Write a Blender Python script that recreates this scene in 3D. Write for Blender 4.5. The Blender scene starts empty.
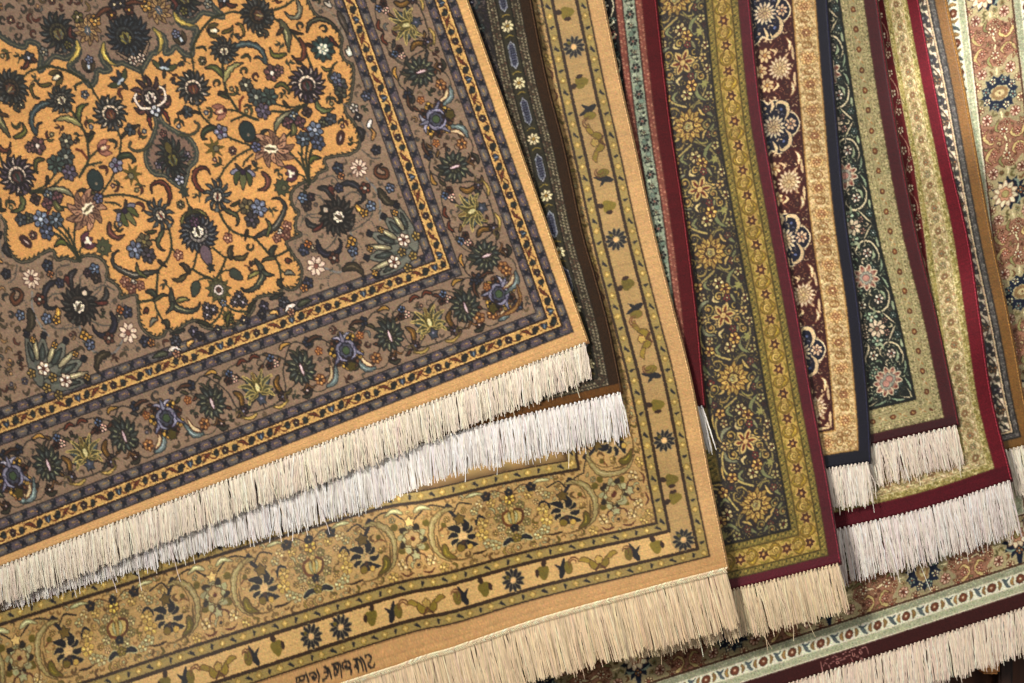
# A fan of hand-knotted Persian rugs hanging one over the other on a wooden stand.
import bpy, math, random
import numpy as np
rng = np.random.default_rng(7)
random.seed(7)
sc = bpy.context.scene
COL = bpy.context.collection

S = 0.00125            # one drawing unit (u) in metres
CAMD = 2.6             # camera distance to the front rug, metres
ZC = 1.05              # height of the camera above the floor


def world(x, y, dep):
    """drawing units on the rug plane + depth behind the front rug -> metres"""
    k = (CAMD + dep * S) / CAMD
    return np.stack([(x - 512) * S * k, dep * S, ZC + (341.5 - y) * S * k], -1)


# ------------------------------------------------------------------ drawing
def rgb(c):
    return np.array(c, float) / 255.0


def catmull(p, step=0.6):
    p = np.asarray(p, float)
    if len(p) == 2:
        n = max(2, int(np.hypot(*(p[1] - p[0])) / step) + 1)
        t = np.linspace(0, 1, n)[:, None]
        return p[0] * (1 - t) + p[1] * t
    q = np.vstack([2 * p[0] - p[1], p, 2 * p[-1] - p[-2]])
    out = []
    for i in range(1, len(q) - 2):
        a, b, c, d = q[i - 1], q[i], q[i + 1], q[i + 2]
        n = max(2, int(np.hypot(*(c - b)) / step) + 1)
        t = np.linspace(0, 1, n, endpoint=False)[:, None]
        out.append(0.5 * (2 * b + (c - a) * t + (2 * a - 5 * b + 4 * c - d) * t ** 2 + (3 * b - a - 3 * c + d) * t ** 3))
    out.append(p[-1:])
    return np.vstack(out)


class Can:
    """a drawing sheet in rug units; wrap = period along x for border repeats"""

    def __init__(s, x0, y0, x1, y1, res, bg, wrap=0):
        s.x0, s.y0, s.res, s.wrap = x0, y0, res, wrap
        s.W, s.H = int(round((x1 - x0) * res)), int(round((y1 - y0) * res))
        s.A = np.empty((s.H, s.W, 3), np.float32)
        s.A[:] = rgb(bg)

    def window(s, xa, ya, xb, yb):
        i0 = max(0, int((xa - s.x0) * s.res)); i1 = min(s.W, int((xb - s.x0) * s.res) + 2)
        j0 = max(0, int((ya - s.y0) * s.res)); j1 = min(s.H, int((yb - s.y0) * s.res) + 2)
        if i0 >= i1 or j0 >= j1:
            return None
        X = s.x0 + (np.arange(i0, i1) + .5) / s.res
        Y = s.y0 + (np.arange(j0, j1) + .5) / s.res
        return i0, i1, j0, j1, X[None, :], Y[:, None]

    def put(s, w, d, col):
        a = np.clip(.5 - d * s.res, 0, 1)[..., None].astype(np.float32)
        V = s.A[w[2]:w[3], w[0]:w[1]]
        V += a * (col - V)

    def shifts(s):
        return (-s.wrap, 0, s.wrap) if s.wrap else (0,)

    def sample(s, x, y):
        fx = (x - s.x0) * s.res - .5
        fy = np.clip((y - s.y0) * s.res - .5, 0, s.H - 1.001)
        if s.wrap:
            fx = fx % s.W
        else:
            fx = np.clip(fx, 0, s.W - 1.001)
        ix = np.floor(fx).astype(int); iy = np.floor(fy).astype(int)
        ax = (fx - ix)[..., None]; ay = (fy - iy)[..., None]
        ix %= s.W; jx = (ix + 1) % s.W; jy = np.minimum(iy + 1, s.H - 1)
        A = s.A
        return (A[iy, ix] * (1 - ax) + A[iy, jx] * ax) * (1 - ay) + (A[jy, ix] * (1 - ax) + A[jy, jx] * ax) * ay


JIT = 0.07
DYE = 0.5


class Pen:
    def __init__(s, can, M=None, o=(0, 0)):
        s.c = can
        s.M = np.eye(2) if M is None else np.asarray(M, float)
        s.o = np.asarray(o, float)
        s.k = math.sqrt(abs(np.linalg.det(s.M)))

    def sub(s, x, y, ang=0, k=1, flip=False):
        a = math.radians(ang)
        R = np.array([[math.cos(a), -math.sin(a)], [math.sin(a), math.cos(a)]]) * k
        if flip:
            R = R @ np.diag([-1, 1])
        return Pen(s.c, s.M @ R, s.o + s.M @ np.array([x, y], float))

    def jit(s, col):
        return np.clip(rgb(col) * (1 + JIT * (rng.random() - .5) * 2), 0, 1)

    def stroke(s, pts, w, col, out=None, ow=.7, prof='both', teeth=0, raw=False):
        P = np.asarray(pts, float) if raw else catmull(pts, .5)
        n = len(P)
        t = np.linspace(0, 1, n)
        if prof == 'both':
            r = w * np.sin(np.pi * np.clip(t, .0, 1)) ** .7
        elif prof == 'end':
            r = w * (1 - t) ** .6
        elif prof == 'drop':
            r = w * np.sin(np.pi * t ** .7) ** .8
        else:
            r = np.full(n, float(w))
        if teeth:
            r = r * (1.1 - .55 * ((t * teeth * 1.4) % 1.0))
        P = P @ s.M.T + s.o
        r = r * s.k
        jobs = []
        if out is not None:
            jobs.append((r + ow * s.k, s.jit(out)))
        jobs.append((r, s.jit(col)))
        for rr, cc in jobs:
            for sh in s.c.shifts():
                for i in range(0, n, 14):
                    q = P[i:i + 15]; r_ = rr[i:i + 15]; m = r_.max() + 1 / s.c.res
                    w_ = s.c.window(q[:, 0].min() + sh - m, q[:, 1].min() - m, q[:, 0].max() + sh + m, q[:, 1].max() + m)
                    if w_ is None:
                        continue
                    d = np.min(np.hypot(w_[4][..., None] - q[:, 0] - sh, w_[5][..., None] - q[:, 1]) - r_, -1)
                    s.c.put(w_, d, cc)

    def rad(s, x, y, R, col, out=None, ow=.7, ax=1, ay=1, ang=0):
        """closed shape r < R(theta); R a number or a function"""
        p = s.sub(x, y, ang)
        f = R if callable(R) else (lambda th: np.full_like(th, float(R)))
        rm = float(np.max(f(np.linspace(-np.pi, np.pi, 181)))) * max(ax, ay) * s.k
        Mi = np.linalg.inv(p.M)
        m = rm + (ow * s.k if out is not None else 0) + 1
        cj = s.jit(col); oj = s.jit(out) if out is not None else None
        for sh in s.c.shifts():
            w = s.c.window(p.o[0] + sh - m, p.o[1] - m, p.o[0] + sh + m, p.o[1] + m)
            if w is None:
                continue
            dx = w[4] - p.o[0] - sh; dy = w[5] - p.o[1]
            lx = (Mi[0, 0] * dx + Mi[0, 1] * dy) / ax; ly = (Mi[1, 0] * dx + Mi[1, 1] * dy) / ay
            r = np.hypot(lx, ly); th = np.arctan2(lx, ly)
            d = (r - f(th)) * min(ax, ay) * s.k
            if out is not None:
                s.c.put(w, d - ow * s.k, oj)
            s.c.put(w, d, cj)

    def poly(s, pts, col, out=None, ow=1.0, raw=False):
        P = np.asarray(pts, float) if raw else np.asarray(pts, float)
        P = P @ s.M.T + s.o
        cj = s.jit(col); oj = s.jit(out) if out is not None else None
        m = (ow * s.k if out is not None else 0) + 1
        for sh in s.c.shifts():
            Q = P + np.array([sh, 0])
            w = s.c.window(Q[:, 0].min() - m, Q[:, 1].min() - m, Q[:, 0].max() + m, Q[:, 1].max() + m)
            if w is None:
                continue
            X = w[4] + 0 * w[5]; Y = w[5] + 0 * w[4]
            ins = np.zeros(X.shape, bool); d = np.full(X.shape, 1e9)
            for a, b in zip(Q, np.roll(Q, -1, 0)):
                e = b - a; L = e @ e + 1e-9
                t = np.clip(((X - a[0]) * e[0] + (Y - a[1]) * e[1]) / L, 0, 1)
                d = np.minimum(d, np.hypot(X - a[0] - t * e[0], Y - a[1] - t * e[1]))
                c = (a[1] > Y) != (b[1] > Y)
                ins ^= c & (X < e[0] * (Y - a[1]) / (e[1] if abs(e[1]) > 1e-9 else 1e-9) + a[0])
            d = np.where(ins, -d, d)
            if out is not None:
                s.c.put(w, d - ow * s.k, oj)
            s.c.put(w, d, cj)

    def dot(s, x, y, r, col, out=None, ow=.6):
        s.rad(x, y, r, col, out, ow)


def scal(r, n, dip=.26, ph=0):
    return lambda th: r * (1 - dip + dip * np.abs(np.cos(n * (th + ph) / 2)))


def spiky(r, n, dip=.4, ph=0, p=1.0):
    return lambda th: r * (1 - dip * np.abs(np.sin(n * (th + ph) / 2)) ** p)


# ------------------------------------------------------------------ motifs (tip towards +y)
DK = (34, 29, 28)


def flower(p, x, y, r, n, pc, oc=DK, cc=(200, 170, 110), ow=.95):
    oc = pc if oc is None else oc
    p.rad(x, y, scal(r * 1.06, n, .38), pc, oc, ow)
    dark = tuple(.55 * a + .45 * b for a, b in zip(pc, oc)); lite = tuple(min(255, 1.32 * a + 14) for a in pc)
    for i in range(n):
        a = np.pi * (2 * i + 1) / n; b = 2 * np.pi * i / n
        p.stroke([(x + .3 * r * math.sin(a), y + .3 * r * math.cos(a)), (x + .95 * r * math.sin(a), y + .95 * r * math.cos(a))], .52, oc, prof='c')
        if r > 4:
            p.stroke([(x + .4 * r * math.sin(b), y + .4 * r * math.cos(b)), (x + .8 * r * math.sin(b), y + .8 * r * math.cos(b))], .5, lite if i % 2 else dark, prof='both')
    p.dot(x, y, r * .26, cc, oc, .55)


def rosette(p, x, y, r, n, pc, oc=DK, cc=None, bg=None):
    if bg is not None:
        p.rad(x, y, r * 1.05, bg)
    for i in range(n):
        a = 2 * np.pi * i / n
        p.stroke([(x + .32 * r * math.sin(a), y + .32 * r * math.cos(a)), (x + r * math.sin(a), y + r * math.cos(a))],
                 r * 1.9 / n, pc, oc, .6, prof='drop')
    p.dot(x, y, r * .24, cc if cc is not None else pc, oc, .5)


def palmette(p, L, W, cols, n=13, teeth=.16):
    """serrated palmette: base at 0, tip at (0, L); cols = outer, vein, ring, core, spot"""
    ay = L / 2; ax = W / 2; k = W / 30
    n = n + 2
    for i in range(n):                                   # pointed, overlapping outer petals with a pale vein
        a = 2 * np.pi * (i + .5) / n
        P_ = lambda f, da=0: (f * ax * math.sin(a + da), ay + f * ay * math.cos(a + da))
        p.stroke([P_(.45), P_(.78), P_(1.14, .16)], 1.9 * k, cols[0] if i % 2 else tuple(.8 * c for c in cols[0]), DK, .5, 'drop')
    for i in range(n):
        a = 2 * np.pi * (i + .5) / n
        P_ = lambda f, da=0: (f * ax * math.sin(a + da), ay + f * ay * math.cos(a + da))
        p.stroke([P_(.55), P_(.78), P_(.98, .1)], .42 * k + .1, cols[1] if i % 3 else cols[2], prof='both')
    p.rad(0, ay * .96, spiky(.62, n - 3, .2), tuple(.45 * a + .55 * b for a, b in zip(cols[0], DK)), DK, .04, ax=ax, ay=ay)
    t = np.linspace(-2.5, 2.5, 34)                       # pale horseshoe open at the base, broken by lashes
    p.stroke(np.stack([.46 * ax * np.sin(t), ay * .95 + .46 * ay * np.cos(t)], -1), 1.15 * k, cols[2], DK, .45, 'both', raw=True)
    for q in np.linspace(-2.2, 2.2, 9):
        p.stroke([(.38 * ax * math.sin(q), ay * .95 + .38 * ay * math.cos(q)), (.56 * ax * math.sin(q), ay * .95 + .56 * ay * math.cos(q))], .3, DK, prof='c')
    p.rad(0, ay * .9, scal(.33, 7, .25), cols[3], DK, .05, ax=ax, ay=ay)
    p.stroke([(0, ay * .6), (0, ay * 1.16)], 1.2 * k, cols[4], DK, .4, 'drop')
    for m in (-1, 1):
        p.stroke([(0, ay * .62), (m * .16 * ax, ay * .85), (m * .2 * ax, ay * 1.08)], .5, cols[1], prof='both')
        p.stroke([(0, 0), (m * .3 * ax, -.02 * ay), (m * .5 * ax, .12 * ay)], .9 * k, cols[0], DK, .45, 'end')
    p.rad(0, 0, spiky(2.4, 5, .4), cols[1], DK, .6)
    p.rad(0, 2 * ay, spiky(2.4, 5, .5), cols[0], DK, .5)


def bloom(p, L, W, cols, n=9):
    """open lotus: two rows of folded petals round a pale heart"""
    ay, ax = L / 2, W / 2; k = W / 30
    for row, (f0, f1, w) in enumerate(((.4, 1.08, 2.5), (.25, .8, 1.9))):
        for i in range(n):
            a = 2 * np.pi * (i + .5 * row + .25) / n
            sx, sy = math.sin(a), math.cos(a); tx, ty = math.sin(a + .18), math.cos(a + .18)
            p.stroke([(f0 * ax * sx, ay + f0 * ay * sy), ((f0 + f1) / 2 * ax * sx, ay + (f0 + f1) / 2 * ay * sy), (f1 * ax * tx, ay + f1 * ay * ty)], w * k, cols[0] if (i + row) % 2 else tuple(.82 * c for c in cols[0]), cols[1], .75, 'drop')
            p.stroke([((f0 + .12) * ax * sx, ay + (f0 + .12) * ay * sy), ((f1 - .2) * ax * sx, ay + (f1 - .2) * ay * sy)], .45 * k, cols[1], prof='both')
    p.rad(0, ay * .9, spiky(.3, 7, .25), cols[2], cols[1], .06, ax=ax, ay=ay * 1.3)
    p.stroke([(0, ay * .62), (0, ay * 1.15)], .8 * k, cols[3], cols[1], .4, 'both')


def leaf(p, pts, w, col, out=DK, teeth=0, vein=None, ow=.9, prof='drop'):
    if w < .3:
        return
    p.stroke(pts, w * 1.12, col, out, ow, prof, teeth)
    if w > 1.3:
        q = catmull(pts, .6); n = len(q)
        if n > 6:
            v = vein if vein is not None else tuple(min(255, 1.45 * c + 12) for c in col)
            p.stroke(q[int(n * .15):int(n * .75)] + np.array([.25 * w, .1 * w]), .24 * w, v, prof='both', raw=True)


def tulip(p, r, pc, oc=DK, cc=(210, 190, 150)):
    for dx, sx in ((-.75, -1), (.75, 1), (0, 0)):
        p.stroke([(0, 0), (dx * r * .9, r * .8), (dx * r * 1.3, r * 1.75)], r * .42, pc, oc, .7, 'drop')
    p.stroke([(0, .3 * r), (0, 1.2 * r)], .25 * r, cc, prof='both')
    p.dot(0, 0, r * .32, oc)


def curl(p, r, col, out=None, w=1.0, turns=.8, teeth=0):
    t = np.linspace(0, 1, 24)
    a = t * turns * 2 * np.pi
    R = r * (1 - .55 * t)
    P = np.stack([R * np.sin(a), r - R * np.cos(a)], -1) - np.array([0, 0])
    p.stroke(P, w, col, out, .6, 'both', teeth, raw=True)


def triad(p, x, y, r, cols, oc=DK):
    for k, c in enumerate(cols):
        a = math.radians(90 + 120 * k)
        flower(p, x + 1.05 * r * math.cos(a), y + 1.05 * r * math.sin(a), r, 5, c, oc, (225, 205, 170) if k % 2 else DK, .6)


def vine(p, pts, col=(58, 62, 50), w=.8):
    p.stroke(pts, w, col, prof='c')


def tile(P, W, bg, res=3):
    c = Can(0, 0, P, W, res, bg, wrap=P)
    return c, Pen(c)


def hline(p, t, w, col, P):
    p.stroke([(0, t), (P, t)], w / 2, col, prof='c')


def fill(c, p, ground, n, draw, r=3.0, tol=.09, box=None):
    """tuck small motifs into the places where the ground colour is still bare"""
    g = rgb(ground)
    x0, y0, x1, y1 = box or (c.x0, c.y0, c.x0 + c.W / c.res, c.y0 + c.H / c.res)
    for k in range(n):
        x = x0 + rng.random() * (x1 - x0); y = y0 + rng.random() * (y1 - y0)
        a = np.linspace(0, 2 * np.pi, 9)[:-1]
        xs = np.concatenate([[x], x + r * np.cos(a), x + .5 * r * np.cos(a)]); ys = np.concatenate([[y], y + r * np.sin(a), y + .5 * r * np.sin(a)])
        if ys.min() < y0 or ys.max() > y1:
            continue
        if (not c.wrap) and (xs.min() < x0 or xs.max() > x1):
            continue
        if np.abs(c.sample(xs, ys) - g).max() < tol:
            draw(p.sub(x, y, rng.random() * 360), r)


def filler(leafc, flc, oc=DK, cc=(200, 170, 120), k=.5):
    def f(q, r):
        z = rng.random()
        if z < k:
            s = 1 if rng.random() < .5 else -1
            col = leafc[rng.integers(len(leafc))]
            q.stroke([(-r, -r * .5 * s), (-r * .2, r * .45 * s), (r * .6, r * .3 * s), (r * .9, -r * .4 * s)], r * .27, col, oc, .45, 'drop')
            if rng.random() < .5:
                q.stroke([(-r * .2, r * .45 * s), (r * .1, r * .95 * s)], r * .16, col, oc, .4, 'end')
        elif z < k + .5 * (1 - k) and r > 2.8:               # a sprig: stem, two leaves, a bud
            col = leafc[rng.integers(len(leafc))]; s = 1 if rng.random() < .5 else -1
            q.stroke([(-.2 * s * r, -1.2 * r), (.15 * s * r, -.3 * r), (0, .7 * r)], r * .1 + .1, oc, None, prof='c')
            q.stroke([(.1 * s * r, -.4 * r), (.75 * r, -.1 * r), (1.0 * r, .55 * r)], r * .22, col, oc, .5, 'drop')
            q.stroke([(.1 * s * r, -.6 * r), (-.7 * r, -.2 * r), (-.9 * r, .5 * r)], r * .2, leafc[rng.integers(len(leafc))], oc, .5, 'drop')
            q.rad(0, .75 * r, scal(.45 * r, 5), flc[rng.integers(len(flc))], oc, .5); q.dot(0, .75 * r, .14 * r, cc)
        elif z < .85:
            flower(q, 0, 0, r * .8, int(rng.integers(4, 7)), flc[rng.integers(len(flc))], oc, cc, .5)
        else:
            curl(q.sub(0, -r * .7), r * .8, leafc[rng.integers(len(leafc))], oc, .5 + r * .06, .85)
    return f


def fret(P, W, bg, fg, lines=None, pitch=3.6, dens=1.0, alt=None):
    """fine hooked line pattern of the narrow guards"""
    c, p = tile(P, W, bg)
    n = int(round(P / pitch))
    rows = max(1, int(W / 2.7))
    for j in range(rows):
        t = W * (j + .5) / rows
        for i in range(n):
            if rng.random() > dens:
                continue
            s = P * (i + .5 * (j % 2)) / n
            cc = fg if alt is None or rng.random() < .7 else alt
            h = 1.15
            p.stroke([(s - h, t - h * .7), (s - h * .2, t + h * .8), (s + h * .7, t - h * .5)], .38, cc, prof='c')
    if lines is not None:
        hline(p, .4, .9, lines, P); hline(p, W - .4, .9, lines, P)
    return c


# ------------------------------------------------------------------ rugs
class Rug:
    """R: right edge from the corner upwards, B: lower edge from the corner to the left (drawing units)"""

    def __init__(s, R, B, sw, e, bands, U, V, base, vs=None, extra=None, wave=None, res=2.0, ef=None, us=None):
        def path(p):
            p = np.asarray(p, float)
            q = catmull(p, 4)
            L = np.concatenate([[0], np.cumsum(np.hypot(*np.diff(q, axis=0).T))])
            d0 = (q[1] - q[0]) / np.hypot(*(q[1] - q[0])); d1 = (q[-1] - q[-2]) / np.hypot(*(q[-1] - q[-2]))
            q = np.vstack([q[0] - d0 * 60, q, q[-1] + d1 * 900])
            L = np.concatenate([[-60], L, [L[-1] + 900]])
            return lambda t: np.stack([np.interp(t, L, q[:, 0]), np.interp(t, L, q[:, 1])], -1)
        s.R, s.B = path(R), path(B)
        s.C = np.asarray(R[0], float)
        s.sw, s.e, s.bands, s.U, s.V, s.base = sw, e, bands, U, V, base
        s.vs = vs or (lambda u: 1.0 + 0 * u)
        s.extra = extra or (lambda u: 0 * u)
        s.ef = ef or (lambda u: 1.0 + 0 * u)
        s.us = us or (lambda v: 1.0 + 0 * v)
        s.wave = wave or (lambda x, y: 0 * x)
        s.D = sum(b[1] for b in bands)
        s.res = res

    def pos(s, pu, pv):
        u = pu + s.sw
        e = s.e * s.ef(u)
        v = np.where(pv >= 0, e + pv * s.vs(u), (s.e + pv) * s.ef(u))
        u = u * s.us(v)
        P = s.R(v) + s.B(u) - s.C
        P[..., 1] += s.extra(u) * np.clip(1 - v / s.e, 0, 1)
        return P

    def inv(s, pts):
        """drawing-plane points -> pattern coordinates"""
        pts = np.atleast_2d(np.asarray(pts, float))
        q = np.tile([s.D, s.D], (len(pts), 1)).astype(float)
        for _ in range(12):
            f = s.pos(q[:, 0], q[:, 1]) - pts
            ju = (s.pos(q[:, 0] + .5, q[:, 1]) - s.pos(q[:, 0] - .5, q[:, 1]))
            jv = (s.pos(q[:, 0], q[:, 1] + .5) - s.pos(q[:, 0], q[:, 1] - .5))
            det = ju[:, 0] * jv[:, 1] - ju[:, 1] * jv[:, 0]
            q[:, 0] -= (f[:, 0] * jv[:, 1] - f[:, 1] * jv[:, 0]) / det
            q[:, 1] -= (ju[:, 0] * f[:, 1] - ju[:, 1] * f[:, 0]) / det
        return q

    def depth(s, pu, pv, P):
        d = s.base + s.wave(P[..., 0], P[..., 1])
        m = np.clip(1 - (pu + s.sw) / 1.3, 0, 3)
        n = np.clip(1 - (pv + s.e) / 2.0, 0, 2.2)
        return d + .45 * m ** 2 + .9 * n ** 2

    def sheet(s, sel, end, field):
        c = Can(-s.sw, -s.e, s.U, s.V, s.res, field)
        X = (c.x0 + (np.arange(c.W) + .5) / c.res)[None, :] + np.zeros((c.H, 1))
        Y = (c.y0 + (np.arange(c.H) + .5) / c.res)[:, None] + np.zeros((1, c.W))
        wx = .35 * np.sin(X * .23 + 2 * np.sin(Y * .07)) + .25 * np.sin(Y * .31 + 1.3)
        wy = .35 * np.sin(Y * .21 + 2 * np.sin(X * .06)) + .25 * np.sin(X * .29 + .6)
        d = np.minimum(X, Y); side = X < Y
        sl = np.where(side, Y, X)
        t0 = 0
        for b in s.bands:
            m = (d >= t0) & (d < t0 + b[1])
            if b[2] is not None and m.any():
                t = (d[m] - t0) * (b[2].H / b[2].res / b[1])
                ob, orr = b[3] if isinstance(b[3], tuple) else (b[3], b[3])
                ss = sl[m] + np.where(side, wy - orr, wx - ob)[m]
                c.A[m] = b[2].sample(ss, np.clip(t, .01, b[2].H / b[2].res - .01))
            t0 += b[1]
        s.cord = tuple(min(255, 1.04 * q + 8) for q in sel)
        c.A[X < 0] = rgb(sel)
        c.A[Y < 0] = rgb(end)
        s.c = c
        s.pB = Pen(c)                                       # lower border: x along, y inward
        s.pR = Pen(c, [[0, 1], [1, 0]])                     # right border: x along (up), y inward
        return c

    def finish(s, noise=.07, abrash=.03, knot=.22):
        """break the drawing up into knots, then dye-lot streaks"""
        c = s.c
        kh, kw = c.H // 2 + 1, c.W // 2 + 1
        jx = rng.normal(0, knot, (kh, kw)).repeat(2, 0).repeat(2, 1)[:c.H, :c.W]
        jy = rng.normal(0, knot, (kh, kw)).repeat(2, 0).repeat(2, 1)[:c.H, :c.W]
        X = c.x0 + (np.arange(c.W) + .5) / c.res; Y = c.y0 + (np.arange(c.H) + .5) / c.res
        PX = X[None, :] + jx; PY = Y[:, None] + jy
        A = c.sample(PX, PY)
        keep = (Y[:, None] < 0) | (X[None, :] < 0)                 # selvedges stay clean
        A = np.where(keep[..., None], c.A, A)
        lum = (A * np.array([.3, .59, .11], np.float32)).sum(-1, keepdims=True)
        A = A * (DYE + (1 - DYE) * np.clip(lum / .72, 0, 1.12))     # wool dyes: deep darks
        lum = (A * np.array([.3, .59, .11], np.float32)).sum(-1, keepdims=True)
        A = lum + (A - lum) * 1.06
        n = rng.normal(0, noise, (kh, kw)).repeat(2, 0).repeat(2, 1)[:c.H, :c.W]
        m1 = np.arange(0, c.H + 30, 9); m2 = np.arange(0, c.H + 99, 55)
        rows = np.interp(np.arange(c.H), m1, rng.normal(0, abrash, len(m1)))
        rows2 = np.interp(np.arange(c.H), m2, rng.normal(0, abrash, len(m2)))
        rowf = rng.normal(0, .022, kh).repeat(2)[:c.H]
        g = 1 + n + (rows * .5 + rows2 + rowf)[:, None]
        tint = rng.normal(0, .022, (kh, kw, 3)).repeat(2, 0).repeat(2, 1)[:c.H, :c.W]
        c.A = np.clip(A * (g[..., None] + tint), 0.01, .97).astype(np.float32)


def mesh_object(name, verts, faces, cols=None, mat=None, parent=None, smooth=True, nper=4):
    me = bpy.data.meshes.new(name)
    nv, nf = len(verts), len(faces)
    me.vertices.add(nv)
    me.vertices.foreach_set('co', np.ascontiguousarray(verts, np.float32).ravel())
    me.loops.add(nf * nper)
    me.polygons.add(nf)
    me.polygons.foreach_set('loop_start', np.arange(0, nf * nper, nper, dtype=np.int32))
    me.loops.foreach_set('vertex_index', np.ascontiguousarray(faces, np.int32).ravel())
    me.polygons.foreach_set('use_smooth', np.full(nf, smooth))
    me.update(calc_edges=True)
    if cols is not None:
        a = me.color_attributes.new('Col', 'BYTE_COLOR', 'POINT')
        rgba = np.ones((nv, 4), np.float32); rgba[:, :3] = cols
        a.data.foreach_set('color_srgb', rgba.ravel())
    if mat:
        me.materials.append(mat)
    o = bpy.data.objects.new(name, me)
    COL.objects.link(o)
    if parent is not None:
        o.parent = parent
    return o


def thing(name, label, cat, loc, group=None, kind=None):
    o = bpy.data.objects.new(name, None)
    o.empty_display_size = .05
    COL.objects.link(o)
    o.location = loc
    o['label'] = label; o['category'] = cat
    if group:
        o['group'] = group
    return o


def nodes(m):
    m.use_nodes = True
    nt = m.node_tree
    return nt, nt.nodes['Principled BSDF']


def pile_material(name, rough=.7, sheen=.06, spec=.2, bump=.35, scale=1500):
    m = bpy.data.materials.new(name)
    nt, b = nodes(m)
    at = nt.nodes.new('ShaderNodeAttribute'); at.attribute_name = 'Col'
    tc = nt.nodes.new('ShaderNodeTexCoord')
    nz = nt.nodes.new('ShaderNodeTexNoise'); nz.inputs['Scale'].default_value = scale * .4
    nz.inputs['Detail'].default_value = 2
    nz2 = nt.nodes.new('ShaderNodeTexNoise'); nz2.inputs['Scale'].default_value = 26
    nz2.inputs['Detail'].default_value = 3
    mp = nt.nodes.new('ShaderNodeMapRange'); mp.inputs['To Min'].default_value = .8; mp.inputs['To Max'].default_value = 1.17
    mx = nt.nodes.new('ShaderNodeMix'); mx.data_type = 'RGBA'; mx.blend_type = 'MULTIPLY'; mx.inputs['Factor'].default_value = 1
    nt.links.new(tc.outputs['Object'], nz.inputs['Vector']); nt.links.new(tc.outputs['Object'], nz2.inputs['Vector'])
    nt.links.new(nz2.outputs['Fac'], mp.inputs['Value'])
    nt.links.new(at.outputs['Color'], mx.inputs['A']); nt.links.new(mp.outputs['Result'], mx.inputs['B'])
    nt.links.new(mx.outputs['Result'], b.inputs['Base Color'])
    bp = nt.nodes.new('ShaderNodeBump'); bp.inputs['Strength'].default_value = bump; bp.inputs['Distance'].default_value = .0012
    nt.links.new(nz.outputs['Fac'], bp.inputs['Height']); nt.links.new(bp.outputs['Normal'], b.inputs['Normal'])
    b.inputs['Roughness'].default_value = rough
    b.inputs['Specular IOR Level'].default_value = spec
    b.inputs['Sheen Weight'].default_value = sheen
    b.inputs['Sheen Roughness'].default_value = .4
    return m


def yarn_material():
    m = bpy.data.materials.new('cotton_yarn')
    nt, b = nodes(m)
    at = nt.nodes.new('ShaderNodeAttribute'); at.attribute_name = 'Col'
    tc = nt.nodes.new('ShaderNodeTexCoord')
    nz = nt.nodes.new('ShaderNodeTexNoise'); nz.inputs['Scale'].default_value = 160
    mp = nt.nodes.new('ShaderNodeMapRange'); mp.inputs['To Min'].default_value = .88; mp.inputs['To Max'].default_value = 1.12
    mx = nt.nodes.new('ShaderNodeMix'); mx.data_type = 'RGBA'; mx.blend_type = 'MULTIPLY'; mx.inputs['Factor'].default_value = 1
    nt.links.new(tc.outputs['Object'], nz.inputs['Vector']); nt.links.new(nz.outputs['Fac'], mp.inputs['Value'])
    nt.links.new(at.outputs['Color'], mx.inputs['A']); nt.links.new(mp.outputs['Result'], mx.inputs['B'])
    nt.links.new(mx.outputs['Result'], b.inputs['Base Color'])
    b.inputs['Roughness'].default_value = .8
    b.inputs['Specular IOR Level'].default_value = .2
    b.inputs['Sheen Weight'].default_value = .25
    return m


WOOL = pile_material('wool_pile')
SILK = pile_material('silk_pile', rough=.43, sheen=.08, spec=.45, bump=.3)
YARN = yarn_material()


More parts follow.
